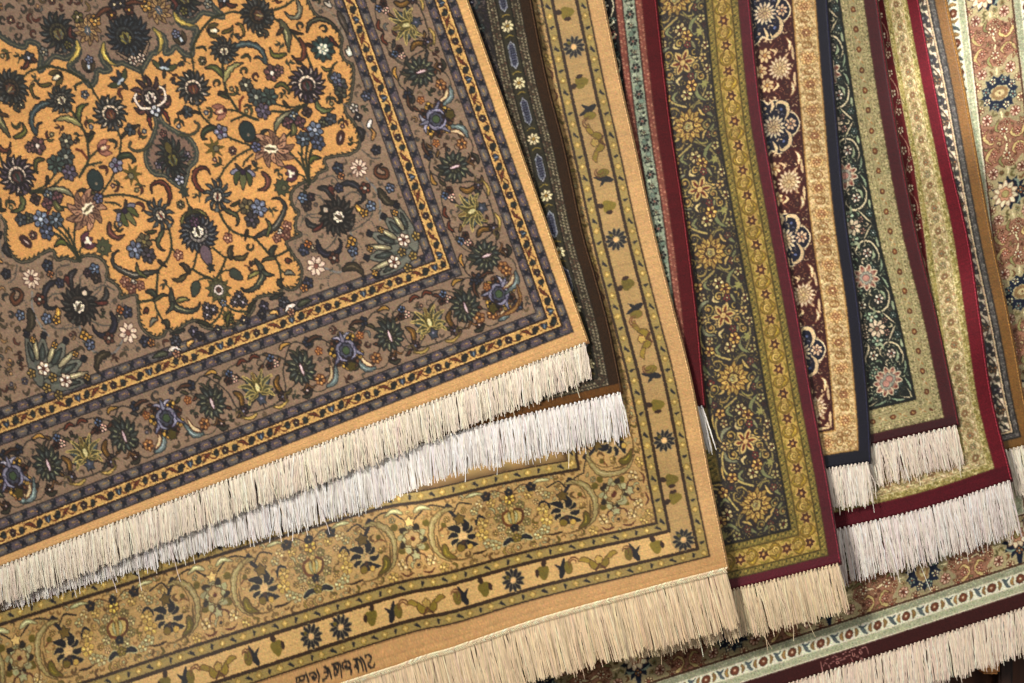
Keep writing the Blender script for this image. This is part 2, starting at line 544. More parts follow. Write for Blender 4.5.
def build_rug(rg, label, fringe, mat, dense_field=False, h=.7):
    """the sheet, cut into its selvedge, end binding, borders and field, each a mesh; then the fringe"""
    loc = world(*rg.C, rg.base)
    root = thing('persian_rug', label, 'rug', loc, 'overlapping rugs hung in a fan')
    th = [0]
    names = []
    for b in rg.bands:
        th.append(th[-1] + b[1]); names.append(b[0])

    def seg(a, b, st):
        n = max(1, int(math.ceil((b - a) / st - 1e-6)))
        return list(np.linspace(a, b, n + 1)[:-1])

    def lines(lo, first, hi, st, coarse=None):
        L = [lo - 2.2, lo - 1.4, lo - .7] + seg(lo, 0, min(st * 1.6, 2)) if first else []
        for a, b in zip(th[:-1], th[1:]):
            if b <= hi + 1e-6:
                L += seg(a, b, st)
        L += seg(rg.D, hi, coarse or st) if hi > rg.D else []
        return L + [hi]
    D = rg.D
    blocks = [(lines(-rg.sw, True, D, h), lines(-rg.e, True, rg.V, h)),
              (seg(D, rg.U, h) + [rg.U], lines(-rg.e, True, D, h))]
    st = h if dense_field else 9
    blocks.append((seg(D, rg.U, st) + [rg.U], seg(D, rg.V, st) + [rg.V]))
    acc = {}
    for us, vs_ in blocks:
        us = np.array(us); vs_ = np.array(vs_)
        if len(us) < 2 or len(vs_) < 2:
            continue
        PU, PV = np.meshgrid(us, vs_)
        P = rg.pos(PU, PV)
        dep = rg.depth(PU, PV, P)
        W3 = world(P[..., 0], P[..., 1], dep) - loc
        cols = rg.c.sample(np.clip(PU, -rg.sw + .3, 1e9), np.clip(PV, -rg.e + .3, 1e9))
        nu, nv = len(us), len(vs_)
        ids = np.arange(nu * nv).reshape(nv, nu)
        F = np.stack([ids[:-1, :-1], ids[1:, :-1], ids[1:, 1:], ids[:-1, 1:]], -1).reshape(-1, 4)
        cu = ((us[:-1] + us[1:]) / 2)[None, :] + 0 * vs_[:-1, None]; cv = ((vs_[:-1] + vs_[1:]) / 2)[:, None] + 0 * us[None, :-1]
        d = np.minimum(cu, cv)
        cls = np.searchsorted(np.array(th[1:]), d, side='right')
        part = np.full(d.shape, -1)
        part[:] = cls
        part[cu < 0] = -1
        part[cv < 0] = -2
        part = part.reshape(-1)
        for k in np.unique(part):
            key = 'end_binding' if k == -2 else 'selvedge' if k == -1 else 'field' if k >= len(names) else names[k]
            f = F[part == k]
            use, invf = np.unique(f, return_inverse=True)
            v = W3.reshape(-1, 3)[use]; c = cols.reshape(-1, 3)[use]
            acc.setdefault(key, []).append((v, invf.reshape(-1, 4), c))
    for key, L in acc.items():
        off = 0; vv = []; ff = []; cc = []
        for v, f, c in L:
            vv.append(v); ff.append(f + off); cc.append(c); off += len(v)
        mesh_object(key.split('#')[0], np.vstack(vv), np.vstack(ff), np.vstack(cc), mat, root)
    k = int((rg.V + rg.e) / 1.6)
    vv_ = np.linspace(-rg.e + .5, rg.V, k)
    E_ = rg.pos(np.full(k, -rg.sw - .1), vv_)
    de = rg.depth(np.full(k, -rg.sw + 1.5), vv_, E_) + .5
    ph = np.arange(k) % 2
    ce = np.clip(rgb(rg.cord) * (1 + .10 * (ph - .5) * 2 + rng.normal(0, .06, k))[:, None], .01, .97)
    v, f, c = tubes((world(E_[:, 0] + rng.normal(0, .1, k), E_[:, 1], de) - loc)[None], ((.78 + .16 * ph + rng.normal(0, .05, k)) * S)[None], ce[None])
    mesh_object('edge_cord', v, f, c, YARN, root)
    if fringe:
        make_fringe(rg, root, loc, **fringe)
    return root


def tubes(P, r, cols):
    """P (n, k, 3) centre lines, r (n, k) radii, cols (n, k, 3) -> three-sided tubes"""
    n, k, _ = P.shape
    a = np.array([.62, 2.52, 4.71])
    ring = np.stack([np.cos(a), -.6 * np.sin(a), 0 * a], -1)                   # across the hanging strand
    V = P[:, :, None, :] + ring[None, None] * r[:, :, None, None]
    C = np.repeat(cols[:, :, None, :], 3, 2)
    base = (np.arange(n) * k * 3)[:, None, None] + (np.arange(k - 1) * 3)[None, :, None]
    j = np.arange(3)[None, None, :]; j2 = (np.arange(3) + 1)[None, None, :] % 3
    F = np.stack([base + j, base + j2, base + 3 + j2, base + 3 + j], -1).reshape(-1, 4)
    return V.reshape(-1, 3), F, C.reshape(-1, 3)


def make_fringe(rg, root, loc, length, col, tilt=.12, pitch=4.6, per=8, u0=1, u1=None, r=.42, spread=1.0, knots=False,
                messy=1.0, slope=None, rise=4.0):
    u1 = u1 if u1 is not None else rg.U + rg.sw
    nb = int((u1 - u0) / pitch)
    K = 8
    U, L, T, Wg = [], [], [], []
    bi = []
    for b in range(nb):
        c = u0 + (b + .5) * pitch + rng.normal(0, .35)
        lb = length * (1 + rng.normal(0, .03)); tb = tilt + rng.normal(0, .035 * messy)
        m = per + rng.integers(-1, 2)
        for i in range(m):
            U.append((c + rng.normal(0, pitch * .2), c + rng.normal(0, pitch * .5 * spread)))
            L.append(lb * (1 + rng.normal(0, .04 * messy)) * (1.1 if rng.random() < .03 else 1)); T.append(tb + rng.normal(0, .03 * messy)); bi.append(b)
    U = np.array(U); L = np.array(L); T = np.array(T); n = len(L)
    stray = rng.random(n) < .012 * messy
    L[stray] *= rng.uniform(1.1, 1.4, stray.sum()); T[stray] += rng.normal(0, .16, stray.sum())
    t = np.linspace(0, 1, K)[None, :]
    ua = np.clip(U[:, :1], .5, None) + (U[:, 1:] - U[:, :1]) * np.clip(t * 1.6, 0, 1) ** .8
    e0 = rg.pos(U[:, 0] - rg.sw, np.full(n, -rg.e + .3))
    B2 = rg.pos(ua - rg.sw, np.full(ua.shape, -rg.e + .3))
    wig = np.cumsum(rng.normal(0, .5 * messy, (n, K)), 1); wig -= wig[:, :1]
    X = B2[..., 0] + T[:, None] * L[:, None] * t + wig
    Y = B2[..., 1] + L[:, None] * t
    lay = rng.random(n)
    dp = rg.base + rg.wave(B2[..., 0], B2[..., 1]) + 1.0 + (lay[:, None] * .35 - .3) * np.clip(t * 3, 0, 1) + rise * t ** 1.3 + np.cumsum(rng.normal(0, .03, (n, K)), 1)
    rr = r * (1 - .22 * t ** 2) * (1 + rng.normal(0, .12, (n, 1)))
    base = rgb(col) * (1 + rng.normal(0, .07, (n, 1))) + rng.normal(0, .012, (n, 3))
    base *= (1 - .06 * lay[:, None])
    C = np.clip(base[:, None, :] * (1 + rng.normal(0, .03, (n, K, 1))), .02, .95)
    V, F, Cc = tubes(world(X, Y, dp) - loc, rr * S, C)
    # the under-layer of thicker yarn that closes the gaps
    m2 = int((u1 - u0) / 1.7)
    ub = u0 + .6 + (np.arange(m2) + .5) * (u1 - u0 - 1.2) / m2
    tb = np.linspace(.03, 1, K)[None, :]
    Bb = rg.pos(ub[:, None] - rg.sw + 0 * tb, np.full((m2, K), -rg.e + .3))
    Lb = length * .95 * (1 + rng.normal(0, .035, (m2, 1)))
    Xb = Bb[..., 0] + (tilt + rng.normal(0, .04, (m2, 1))) * Lb * tb + np.cumsum(rng.normal(0, .25, (m2, K)), 1)
    Yb = Bb[..., 1] + Lb * tb
    db = rg.base + rg.wave(Bb[..., 0], Bb[..., 1]) + 1.35 + rise * tb ** 1.3 + rng.normal(0, .05, (m2, 1))
    Cb = np.clip(rgb(col)[None, None, :] * .94 * (1 + rng.normal(0, .07, (m2, 1, 1))) * (1 + rng.normal(0, .03, (m2, K, 1))), .02, .95)
    Vb, Fb, Ccb = tubes(world(Xb, Yb, db) - loc, (1.0 * (1 - .6 * tb ** 3) + 0 * Xb) * S, Cb)
    F = np.vstack([F, Fb + len(V)]); V = np.vstack([V, Vb]); Cc = np.vstack([Cc, Ccb])
    fr = mesh_object('fringe', V, F, Cc, YARN, root, smooth=False)
    if knots:
        # corded heading: two rows of short slanting cords along the lower edge
        m = int((u1 - u0) / 1.9)
        us = u0 + np.arange(m) * 1.9
        rows = []
        for row, (dy, sl) in enumerate(((.6, 1.5), (3.2, -1.3))):
            tt = np.linspace(0, 1, 4)[None, :]
            uu = us[:, None] + sl * (tt - .5) * 2.0 + rng.normal(0, .15, (m, 1))
            Bk = rg.pos(uu - rg.sw, np.full(uu.shape, -rg.e + .3))
            x = Bk[..., 0]; y = Bk[..., 1] + dy - 1.4 + 3.2 * tt
            dq = rg.base + rg.wave(x, y) - .6 - .9 * np.sin(np.pi * tt)
            cc = np.clip(np.tile(rgb(col) * 1.08 + .05, (m, 4, 1)) * (1 + rng.normal(0, .07, (m, 1, 1))), 0, .97)
            rows.append(tubes(world(x, y, dq) - loc, np.full((m, 4), .62 * S), cc))
        off = 0; vv = []; ff = []; c2 = []
        for v, f, c in rows:
            vv.append(v); ff.append(f + off); c2.append(c); off += len(v)
        mesh_object('knot_row', np.vstack(vv), np.vstack(ff), np.vstack(c2), YARN, fr, smooth=False)
    else:
        # one small wrapped knot at the head of every tassel
        m = nb
        us = u0 + (np.arange(m) + .5) * pitch
        tt = np.linspace(0, 1, 3)[None, :]
        Bk = rg.pos(us[:, None] - rg.sw + 0 * tt, np.full((m, 3), -rg.e + .3))
        x = Bk[..., 0] + tilt * 2 * tt; y = Bk[..., 1] - .6 + 2.6 * tt
        dq = rg.base + rg.wave(x, y) + .2 + 0 * tt
        cc = np.clip(np.tile(rgb(col), (m, 3, 1)) * (1 + rng.normal(0, .06, (m, 1, 1))), 0, .97)
        v, f, c = tubes(world(x, y, dq) - loc, np.full((m, 3), min(1.15, pitch * .27) * S), cc)
        mesh_object('knot_row', v, f, c, YARN, fr)
    return fr


# ================================================================== RUG 1: orange field, medallion, brown borders
BR = (150, 124, 102); OR = (212, 157, 95); GD = (202, 160, 98); NV = (52, 50, 66); TEAL = (66, 74, 72); OLV = (92, 82, 40)
CRM = (216, 196, 160); LIL = (136, 132, 150); PNK = (205, 160, 140); RED = (112, 52, 34); BLU = (104, 118, 148); GRN = (78, 84, 62)
PLUM = (78, 58, 66); GREY = (102, 104, 98)


def blue_guard():
    P = 31.0; W = 9
    c, p = tile(P, W, (108, 98, 98))
    for s, cc in ((8, (94, 82, 94)), (23.5, (110, 104, 100))):
        p.rad(s, 4.5, 1, cc, (36, 32, 42), .14, ax=5.6, ay=2.7, ang=6)
        for q in np.arange(-4, 4.1, 1.6):
            p.dot(s + q, 4.5 + 1.5 * (1 - (q / 5.2) ** 2) ** .5, .42, (160, 142, 138)); p.dot(s + q + .8, 4.5 - 1.5 * (1 - (q / 5.2) ** 2) ** .5, .42, (150, 134, 132))
        p.stroke([(s - 3, 4.2), (s, 5), (s + 3, 4.3)], .5, (140, 86, 92) if cc[0] < 80 else (184, 144, 82), prof='both')
    for s, m in ((0.3, 1), (15.8, -1)):
        y = lambda t: 4.5 + m * (t - 4.5)
        p.stroke([(s - 2.6, y(1.4)), (s, y(4.4)), (s + 3.4, y(7.6))], 1.15, (52, 54, 72), (34, 32, 38), .35, 'drop')
        p.stroke([(s + 2.4, y(1.6)), (s, y(4.4)), (s - 1.4, y(7.2))], .8, (44, 44, 56), (30, 28, 34), .3, 'drop'); p.dot(s + 3, y(3.4), .7, (176, 136, 80))
    hline(p, .4, 1.0, (46, 40, 42), P); hline(p, W - .4, 1.0, (46, 40, 42), P)
    return c


def gold_guard():
    P = 76.0; W = 12
    c, p = tile(P, W, GD)
    t = np.linspace(0, P, 80)
    p.stroke(np.stack([t, 6 + 3.3 * np.sin(2 * np.pi * t / (P / 4) + .6)], -1), .62, (104, 54, 34), prof='c', raw=True)
    for m in (1, -1):
        X = lambda s: s if m > 0 else P - s
        for s, q in ((10, 1), (48, -1)):
            pp = p.sub(X(s), 6 + q * m * .8, 90 * q * m)
            pp.stroke([(0, -2.2), (-1.7, .8), (-.3, 2.4)], 1.15, TEAL, DK, .5); pp.stroke([(0, -2.2), (1.7, .8), (.3, 2.4)], 1.15, (56, 60, 54), DK, .5); pp.stroke([(0, -4), (0, -2)], .5, DK, prof='c')
        q = 1 if m > 0 else -1
        p.stroke([(X(15), 8.5), (X(19), 7.6), (X(23), 4.2), (X(25), 3)], 1.15, (142, 72, 44), DK, .45, 'drop', 2); p.stroke([(X(18), 4), (X(20), 6), (X(23), 7.6)], .7, (98, 44, 36), None, prof='both')
        pp = p.sub(X(29), 6, -100 * m)
        pp.stroke([(0, -2.4), (1.3, 0), (0, 2.6)], 1.4, (52, 48, 46), DK, .5)
        for s, tt in ((5, 2.8), (13.5, 9.4), (26, 9.2), (33.5, 2.8), (52, 9)):
            p.stroke([(X(s - 1), tt), (X(s), tt + .9), (X(s + 1.4), tt - .6)], .5, (120, 78, 44), prof='both')
    flower(p, 0, 6, 3.0, 5, (92, 62, 66), DK, (210, 190, 150), .7)
    pp = p.sub(38, 6, 0)
    for sx in (-1, 1):
        pp.stroke([(0, -2.6), (sx * 2.0, .4), (sx * 2.6, 3)], .9, (64, 78, 98), DK, .5)
    pp.stroke([(0, -3), (0, 2.6)], .9, (118, 136, 156), DK, .5)
    hline(p, .4, 1.0, (84, 48, 30), P); hline(p, W - .4, 1.0, (84, 48, 30), P)
    hline(p, 1.4, .6, (222, 184, 118), P); hline(p, W - 1.4, .6, (222, 184, 118), P)
    return c


BG, GG = blue_guard(), gold_guard()
r1 = Rug([(587, 342), (466, 0), (395, -200)], [(587, 342), (-47, 584.2)], 9, 14,
         [('guard_border', 9, BG, 0), ('guard_border', 12, GG, -12), ('guard_border', 9, BG, 5),
          ('main_border', 56, None, 0),
          ('guard_border#2', 9, BG, 3), ('guard_border#2', 12, GG, -4), ('guard_border#2', 9, BG, 9)],
         645, 455, 0, vs=lambda u: 1.07 + .14 * u / 600, ef=lambda u: 1 - .4 * np.clip(u / 600, 0, 1),
         wave=lambda x, y: 1.3 * np.sin((x + .5 * y) / 120.0) + 1.0 * np.sin((y - .3 * x) / 75.0 + 1) - 2.0)
r1.sheet((208, 164, 108), (206, 162, 110), BR)
AX = 321.0                                                  # mirror axis of the field


def lotus_big(p):
    """lotus of the main border: dark petals edged in yellow, about 34 x 40"""
    Y = (188, 164, 100)
    for k in range(-3, 4):
        a = math.radians(k * 36)
        p.stroke([(2 * math.sin(a), -6 + 2 * math.cos(a)), (15 * math.sin(a * 1.02), -4 + 15 * math.cos(a))], 3.4, (76, 86, 88), DK, .7, 'drop')
        p.stroke([(8 * math.sin(a), -5 + 8 * math.cos(a)), (13 * math.sin(a), -4 + 13 * math.cos(a))], .4, (120, 130, 126), prof='both')
    for k in (-4, 4, -3, 3, -2, 2, -1, 1):
        a = math.radians(k * 29)
        L = 21 if abs(k) < 3 else 15
        c_ = math.copysign(3.5, k)
        p.stroke([(0, -8), (.5 * L * math.sin(a * .7) + c_ * .2, -8 + .55 * L * math.cos(a * .8)), (L * math.sin(a), -8 + L * math.cos(a))], 1.5, (88, 84, 56), Y, .85, 'drop')
    p.stroke([(0, -8), (0, 7)], 4.2, (110, 98, 50), Y, .7, 'drop')
    p.stroke([(0, -7), (0, 1)], 2.0, (202, 190, 140), OLV, .5); p.stroke([(0, 3), (0, 11)], 1.5, (120, 96, 56), Y, .5)
    for m in (-1, 1):
        p.stroke([(0, -8), (m * 8, -11), (m * 11, -9)], 1.0, (96, 88, 54), Y, .7, 'end'); p.stroke([(m * 2, -3), (m * 4, 2), (m * 2.5, 6)], .6, (70, 60, 40))
    p.rad(0, -14, spiky(5.6, 5, .4), (76, 82, 94), DK, .7); p.dot(0, -13, 1.2, LIL)
    p.stroke([(0, -18), (0, -24)], .7, DK, prof='end')


def dark_palm(p):
    for k in range(13):
        a = 2 * np.pi * (k + .5) / 13
        L = 16 + 2 * math.cos(a)
        p.stroke([(3 * math.sin(a), 3 * math.cos(a)), (.6 * L * math.sin(a), .6 * L * math.cos(a)), (L * math.sin(a + .14) * .95, L * math.cos(a + .14))], 2.5, (66, 68, 60) if k % 2 else (54, 58, 56), (32, 30, 28), .6, 'drop')
    for k in range(13):
        a = 2 * np.pi * (k + .5) / 13
        p.stroke([(6 * math.sin(a), 6 * math.cos(a)), (12.5 * math.sin(a + .06), 12.5 * math.cos(a + .06))], .6, (150, 150, 116) if k % 3 else (104, 112, 104), prof='both')
    p.rad(0, 0, spiky(7, 9, .25), (60, 58, 48), (32, 30, 28), .6)
    for k in range(9):
        a = 2 * np.pi * k / 9
        p.stroke([(3 * math.sin(a), 3.4 * math.cos(a)), (5.8 * math.sin(a), 6 * math.cos(a))], .4, (128, 124, 90), prof='both')
    p.stroke([(0, -5.5), (0, 5.5)], 1.2, (206, 182, 184), (60, 34, 34), .7, 'both')
    for m in (-1, 1):
        p.stroke([(0, 13), (m * 3, 18), (m * 6, 20)], 1.2, (80, 78, 60), DK, .6, 'end'); p.stroke([(0, -14), (m * 4, -18), (m * 8, -17)], 1.0, (120, 84, 50), DK, .5, 'end')


def lilac_palm(p):
    for k in range(9):
        a = 2 * np.pi * k / 9
        flower(p, 13 * math.sin(a), 13 * math.cos(a), 4.4, 4, (96, 62, 44) if k % 2 else (178, 138, 66), DK, DK, .5)
    p.rad(0, 0, spiky(12, 9, .25), (58, 44, 44), DK, .7)
    for sx in (-1, 1):
        p.stroke([(0, 9), (sx * 7, 5), (sx * 9, -3), (sx * 15, -9)], 1.6, LIL, (44, 42, 60), .9, 'both')
        p.stroke([(0, 9), (sx * 4, 13), (sx * 9, 14)], 1.6, (168, 162, 176), (44, 42, 60), .8, 'end')
        p.stroke([(sx * 2, -9), (sx * 7, -6), (sx * 9, 2)], 1.1, (150, 146, 168), (44, 42, 60), .6)
    p.rad(0, 0, scal(6.6, 7), (84, 86, 100), (44, 42, 60), .8)
    p.rad(0, 0, 3.4, (78, 96, 66), DK, .6)
    p.stroke([(0, 9), (0, 17)], 1.6, LIL, (44, 42, 60), .8, 'end')
    p.rad(0, -15, spiky(5, 5, .3), (92, 80, 36), DK, .6)


def half_extras(p, m):
    """vines and small flowers between two large flowers; p centred on a lotus, m = +1 / -1 along the border"""
    vine(p, [(0, -22), (m * 16, -20), (m * 26, -12), (m * 30, 4), (m * 42, 20), (m * 50, 24), (m * 62, 18), (m * 74, 22)], (62, 56, 50), .62)
    vine(p, [(m * 10, 24), (m * 22, 22), (m * 34, 14), (m * 40, 0), (m * 52, -22), (m * 66, -24), (m * 80, -14)], (70, 62, 52), .5)
    q = p.sub(m * 22, 14)
    triad(q, 0, 0, 3.5, [(104, 122, 156), (222, 176, 156), (88, 52, 40)])
    q = p.sub(m * 20, -7, -12 * m)
    leaf(q, [(m * 2, 9), (-m * 1.5, 2), (m * 2.5, -6), (m * 6, -9)], 2.0, (116, 84, 40), DK)
    flower(p, m * 21, -17, 4.2, 6, (86, 62, 60), DK, LIL)
    curl(p.sub(m * 30, -20, 80 * m, 1, m < 0), 4.5, (98, 84, 50), None, .9)
    leaf(p, [(m * 9, -23), (m * 16, -25), (m * 25, -22)], .9, (190, 160, 92), (92, 76, 44))
    flower(p, m * 46, -20, 3.8, 5, (84, 54, 40), DK, (215, 190, 180))
    leaf(p, [(m * 40, -24), (m * 46, -25), (m * 51, -21)], 1.1, (74, 70, 56), DK)
    q = p.sub(m * 62, -15)
    flower(q, 0, 0, 4.6, 6, (176, 128, 78), (92, 50, 32), (66, 66, 60))
    leaf(p, [(m * 66, -23), (m * 76, -20), (m * 82, -6)], 2.0, (110, 122, 120), (50, 56, 58), teeth=4)
    leaf(p, [(m * 68, -20), (m * 74, -15), (m * 77, -5)], 1.2, (206, 182, 142), (98, 60, 44))
    flower(p, m * 62, 20, 4, 5, (56, 60, 78), DK, (90, 100, 120))
    leaf(p, [(m * 62, 20), (m * 70, 22), (m * 77, 20)], 1.0, (96, 62, 44), DK)
    flower(p, m * 70, 9, 3.2, 5, (190, 128, 72), (104, 56, 36), OR)
    leaf(p, [(m * 34, 22), (m * 38, 25), (m * 46, 24)], 1.2, (186, 140, 70), DK)
    leaf(p, [(m * 12, 22), (m * 6, 25), (m * 1, 22)], 1.1, (120, 60, 40), DK)


T0 = 30 + 28


def stems(pen, phase, lo, hi):
    """two counter-running wavy stems with leaflets and tendrils that bind the border flowers together"""
    for sgn in (1, -1):
        s = np.arange(lo, hi, 3.0)
        t = T0 + sgn * 17 * np.sin(2 * np.pi * (s - phase) / 92) + 3 * np.sin(s / 9.0)
        pen.stroke(np.stack([s, t], -1), .6, (64, 56, 48) if sgn > 0 else (82, 76, 70), prof='c')
        for i in range(2, len(s) - 3, 3):
            m = 1 if i % 2 else -1
            col = [(84, 78, 52), (120, 88, 50), (72, 70, 66), (104, 64, 46)][rng.integers(4)]
            leaf(pen, [(s[i], t[i]), (s[i] + 3, t[i] + m * 2.6), (s[i] + 6, t[i] + m * 3.4)], 1.0, col)
            if i % 4 == 0:
                curl(pen.sub(s[i], t[i], 60 * m, 1, m < 0), 3.6, (70, 60, 50), None, .55, .9)


stems(r1.pB, 133, 64, 645); stems(r1.pR, 138, 64, 455)
for pen, lots, dgs, lils in ((r1.pB, (133, 317, 501, 640), (94, 175, 269, 365, 459, 540, 600), (58, 221, 413, 577)),
                             (r1.pR, (138, 320, 500), (95, 182, 275, 366, 455), (229, 412))):
    for s in lots:
        for m in (1, -1):
            half_extras(pen.sub(s, T0), m)
    for s in dgs:
        dark_palm(pen.sub(s, T0 - 1))
    for s in lils:
        if s == 58:
            lilac_palm(pen.sub(s, T0, 45))
        else:
            lilac_palm(pen.sub(s, T0 + 1))
    for s in lots:
        lotus_big(pen.sub(s, T0 + 1))
flower(r1.pB, 84, 44, 4.6, 5, (176, 128, 78), (92, 50, 32), (66, 66, 60)); flower(r1.pR, 80, 45, 4.6, 5, (176, 128, 78), (92, 50, 32), (66, 66, 60))
flower(r1.pB, 44, 42, 5, 5, (66, 70, 84), DK, LIL); leaf(r1.pB, [(38, 60), (40, 46), (52, 40), (70, 38)], 1.1, (160, 120, 70), (98, 60, 40))
leaf(r1.pR, [(38, 60), (40, 48), (48, 40)], 1.1, (160, 120, 70), (98, 60, 40))

# ---- field: everything right of the axis was drawn from the photo, then mirrored
half_edge = [(307, -14), (308, 0), (312, 9), (318, 16), (328, 20), (337, 29), (342, 38), (341, 50), (345, 60), (353, 66), (353, 83), (350, 101),
             (345, 107), (347, 115), (353, 121), (358, 130), (360, 141), (358, 149), (352, 153), (347, 155), (336, 156), (324.6, 159.5), (327, 169), (319, 173),
             (313, 181), (304, 182), (295, 188), (291, 196), (293, 206), (299, 212), (296, 220), (296, 230), (301, 235), (287, 241), (289, 248), (294, 256),
             (300, 264), (302, 274), (298, 286), (290, 290), (282, 287), (281, 292), (274, 295), (262, 296), (255, 300), (254, 308), (248, 316), (240, 324),
             (230, 329.5)]
E = r1.inv(half_edge)
E = E[E[:, 0] < AX + 2]
E[-1, 0] = AX
up = np.array([[E[0, 0] + 10, 500]])
Rr = np.vstack([up, E]); Ll = Rr[::-1].copy(); Ll[:, 0] = 2 * AX - Ll[:, 0]
fp = Pen(r1.c)
fld = np.vstack([Rr, Ll[1:]])


def toothed(pts, amp, step, side=1):
    """resample an outline and raise saw teeth on one side"""
    P = np.asarray(pts, float)
    L = np.concatenate([[0], np.cumsum(np.hypot(*np.diff(P, axis=0).T))])
    t = np.arange(0, L[-1], 1.0)
    q = np.stack([np.interp(t, L, P[:, 0]), np.interp(t, L, P[:, 1])], -1)
    d = np.gradient(q, axis=0); nrm = np.stack([d[:, 1], -d[:, 0]], -1) / (np.hypot(d[:, 0], d[:, 1])[:, None] + 1e-6)
    saw = ((t / step) % 1.0) * amp
    return q + side * nrm * saw[:, None]


fp.poly(fld, OR)


def both(f):
    f(Pen(r1.c), 1)
    f(Pen(r1.c, [[-1, 0], [0, 1]], (2 * AX, 0)), -1)


def I(*pts):
    return r1.inv(pts)


def edge_lines(p, m):
    p.stroke(toothed(E, 3.0, 5.5, -1), .8, (66, 62, 44), prof='c', raw=True)
    p.stroke(E, 1.5, (52, 52, 44), prof='c')
    p.stroke(E, .5, (118, 108, 86), prof='c')


def at(p, b, t):
    """pen at point b (drawing plane) with +y towards t; returns pen and distance"""
    q = I(b, t)
    d = q[1] - q[0]
    return p.sub(q[0, 0], q[0, 1], math.degrees(math.atan2(-d[0], d[1]))), float(np.hypot(*d))


DKP = [(56, 58, 56), (104, 100, 96), (218, 196, 170), (104, 52, 40), (150, 96, 60)]
PUR = [(58, 46, 54), (112, 96, 108), (222, 200, 178), (96, 56, 46), (60, 80, 70)]
VN = (60, 62, 44)


def spurs(p, q, c):
    """the little hooked leaflets that sprout from every stem"""
    q = catmull(q, 1.0)
    for i in range(6, len(q) - 5, 14):
        d = q[i + 3] - q[i]; d = d / (np.hypot(*d) + 1e-6); nn = np.array([-d[1], d[0]]) * (1 if (i // 9) % 2 else -1)
        p.stroke([q[i], q[i] + d * 2 + nn * 1.2, q[i] + d * 3.4 + nn * 2.8], .75, c, prof='end')


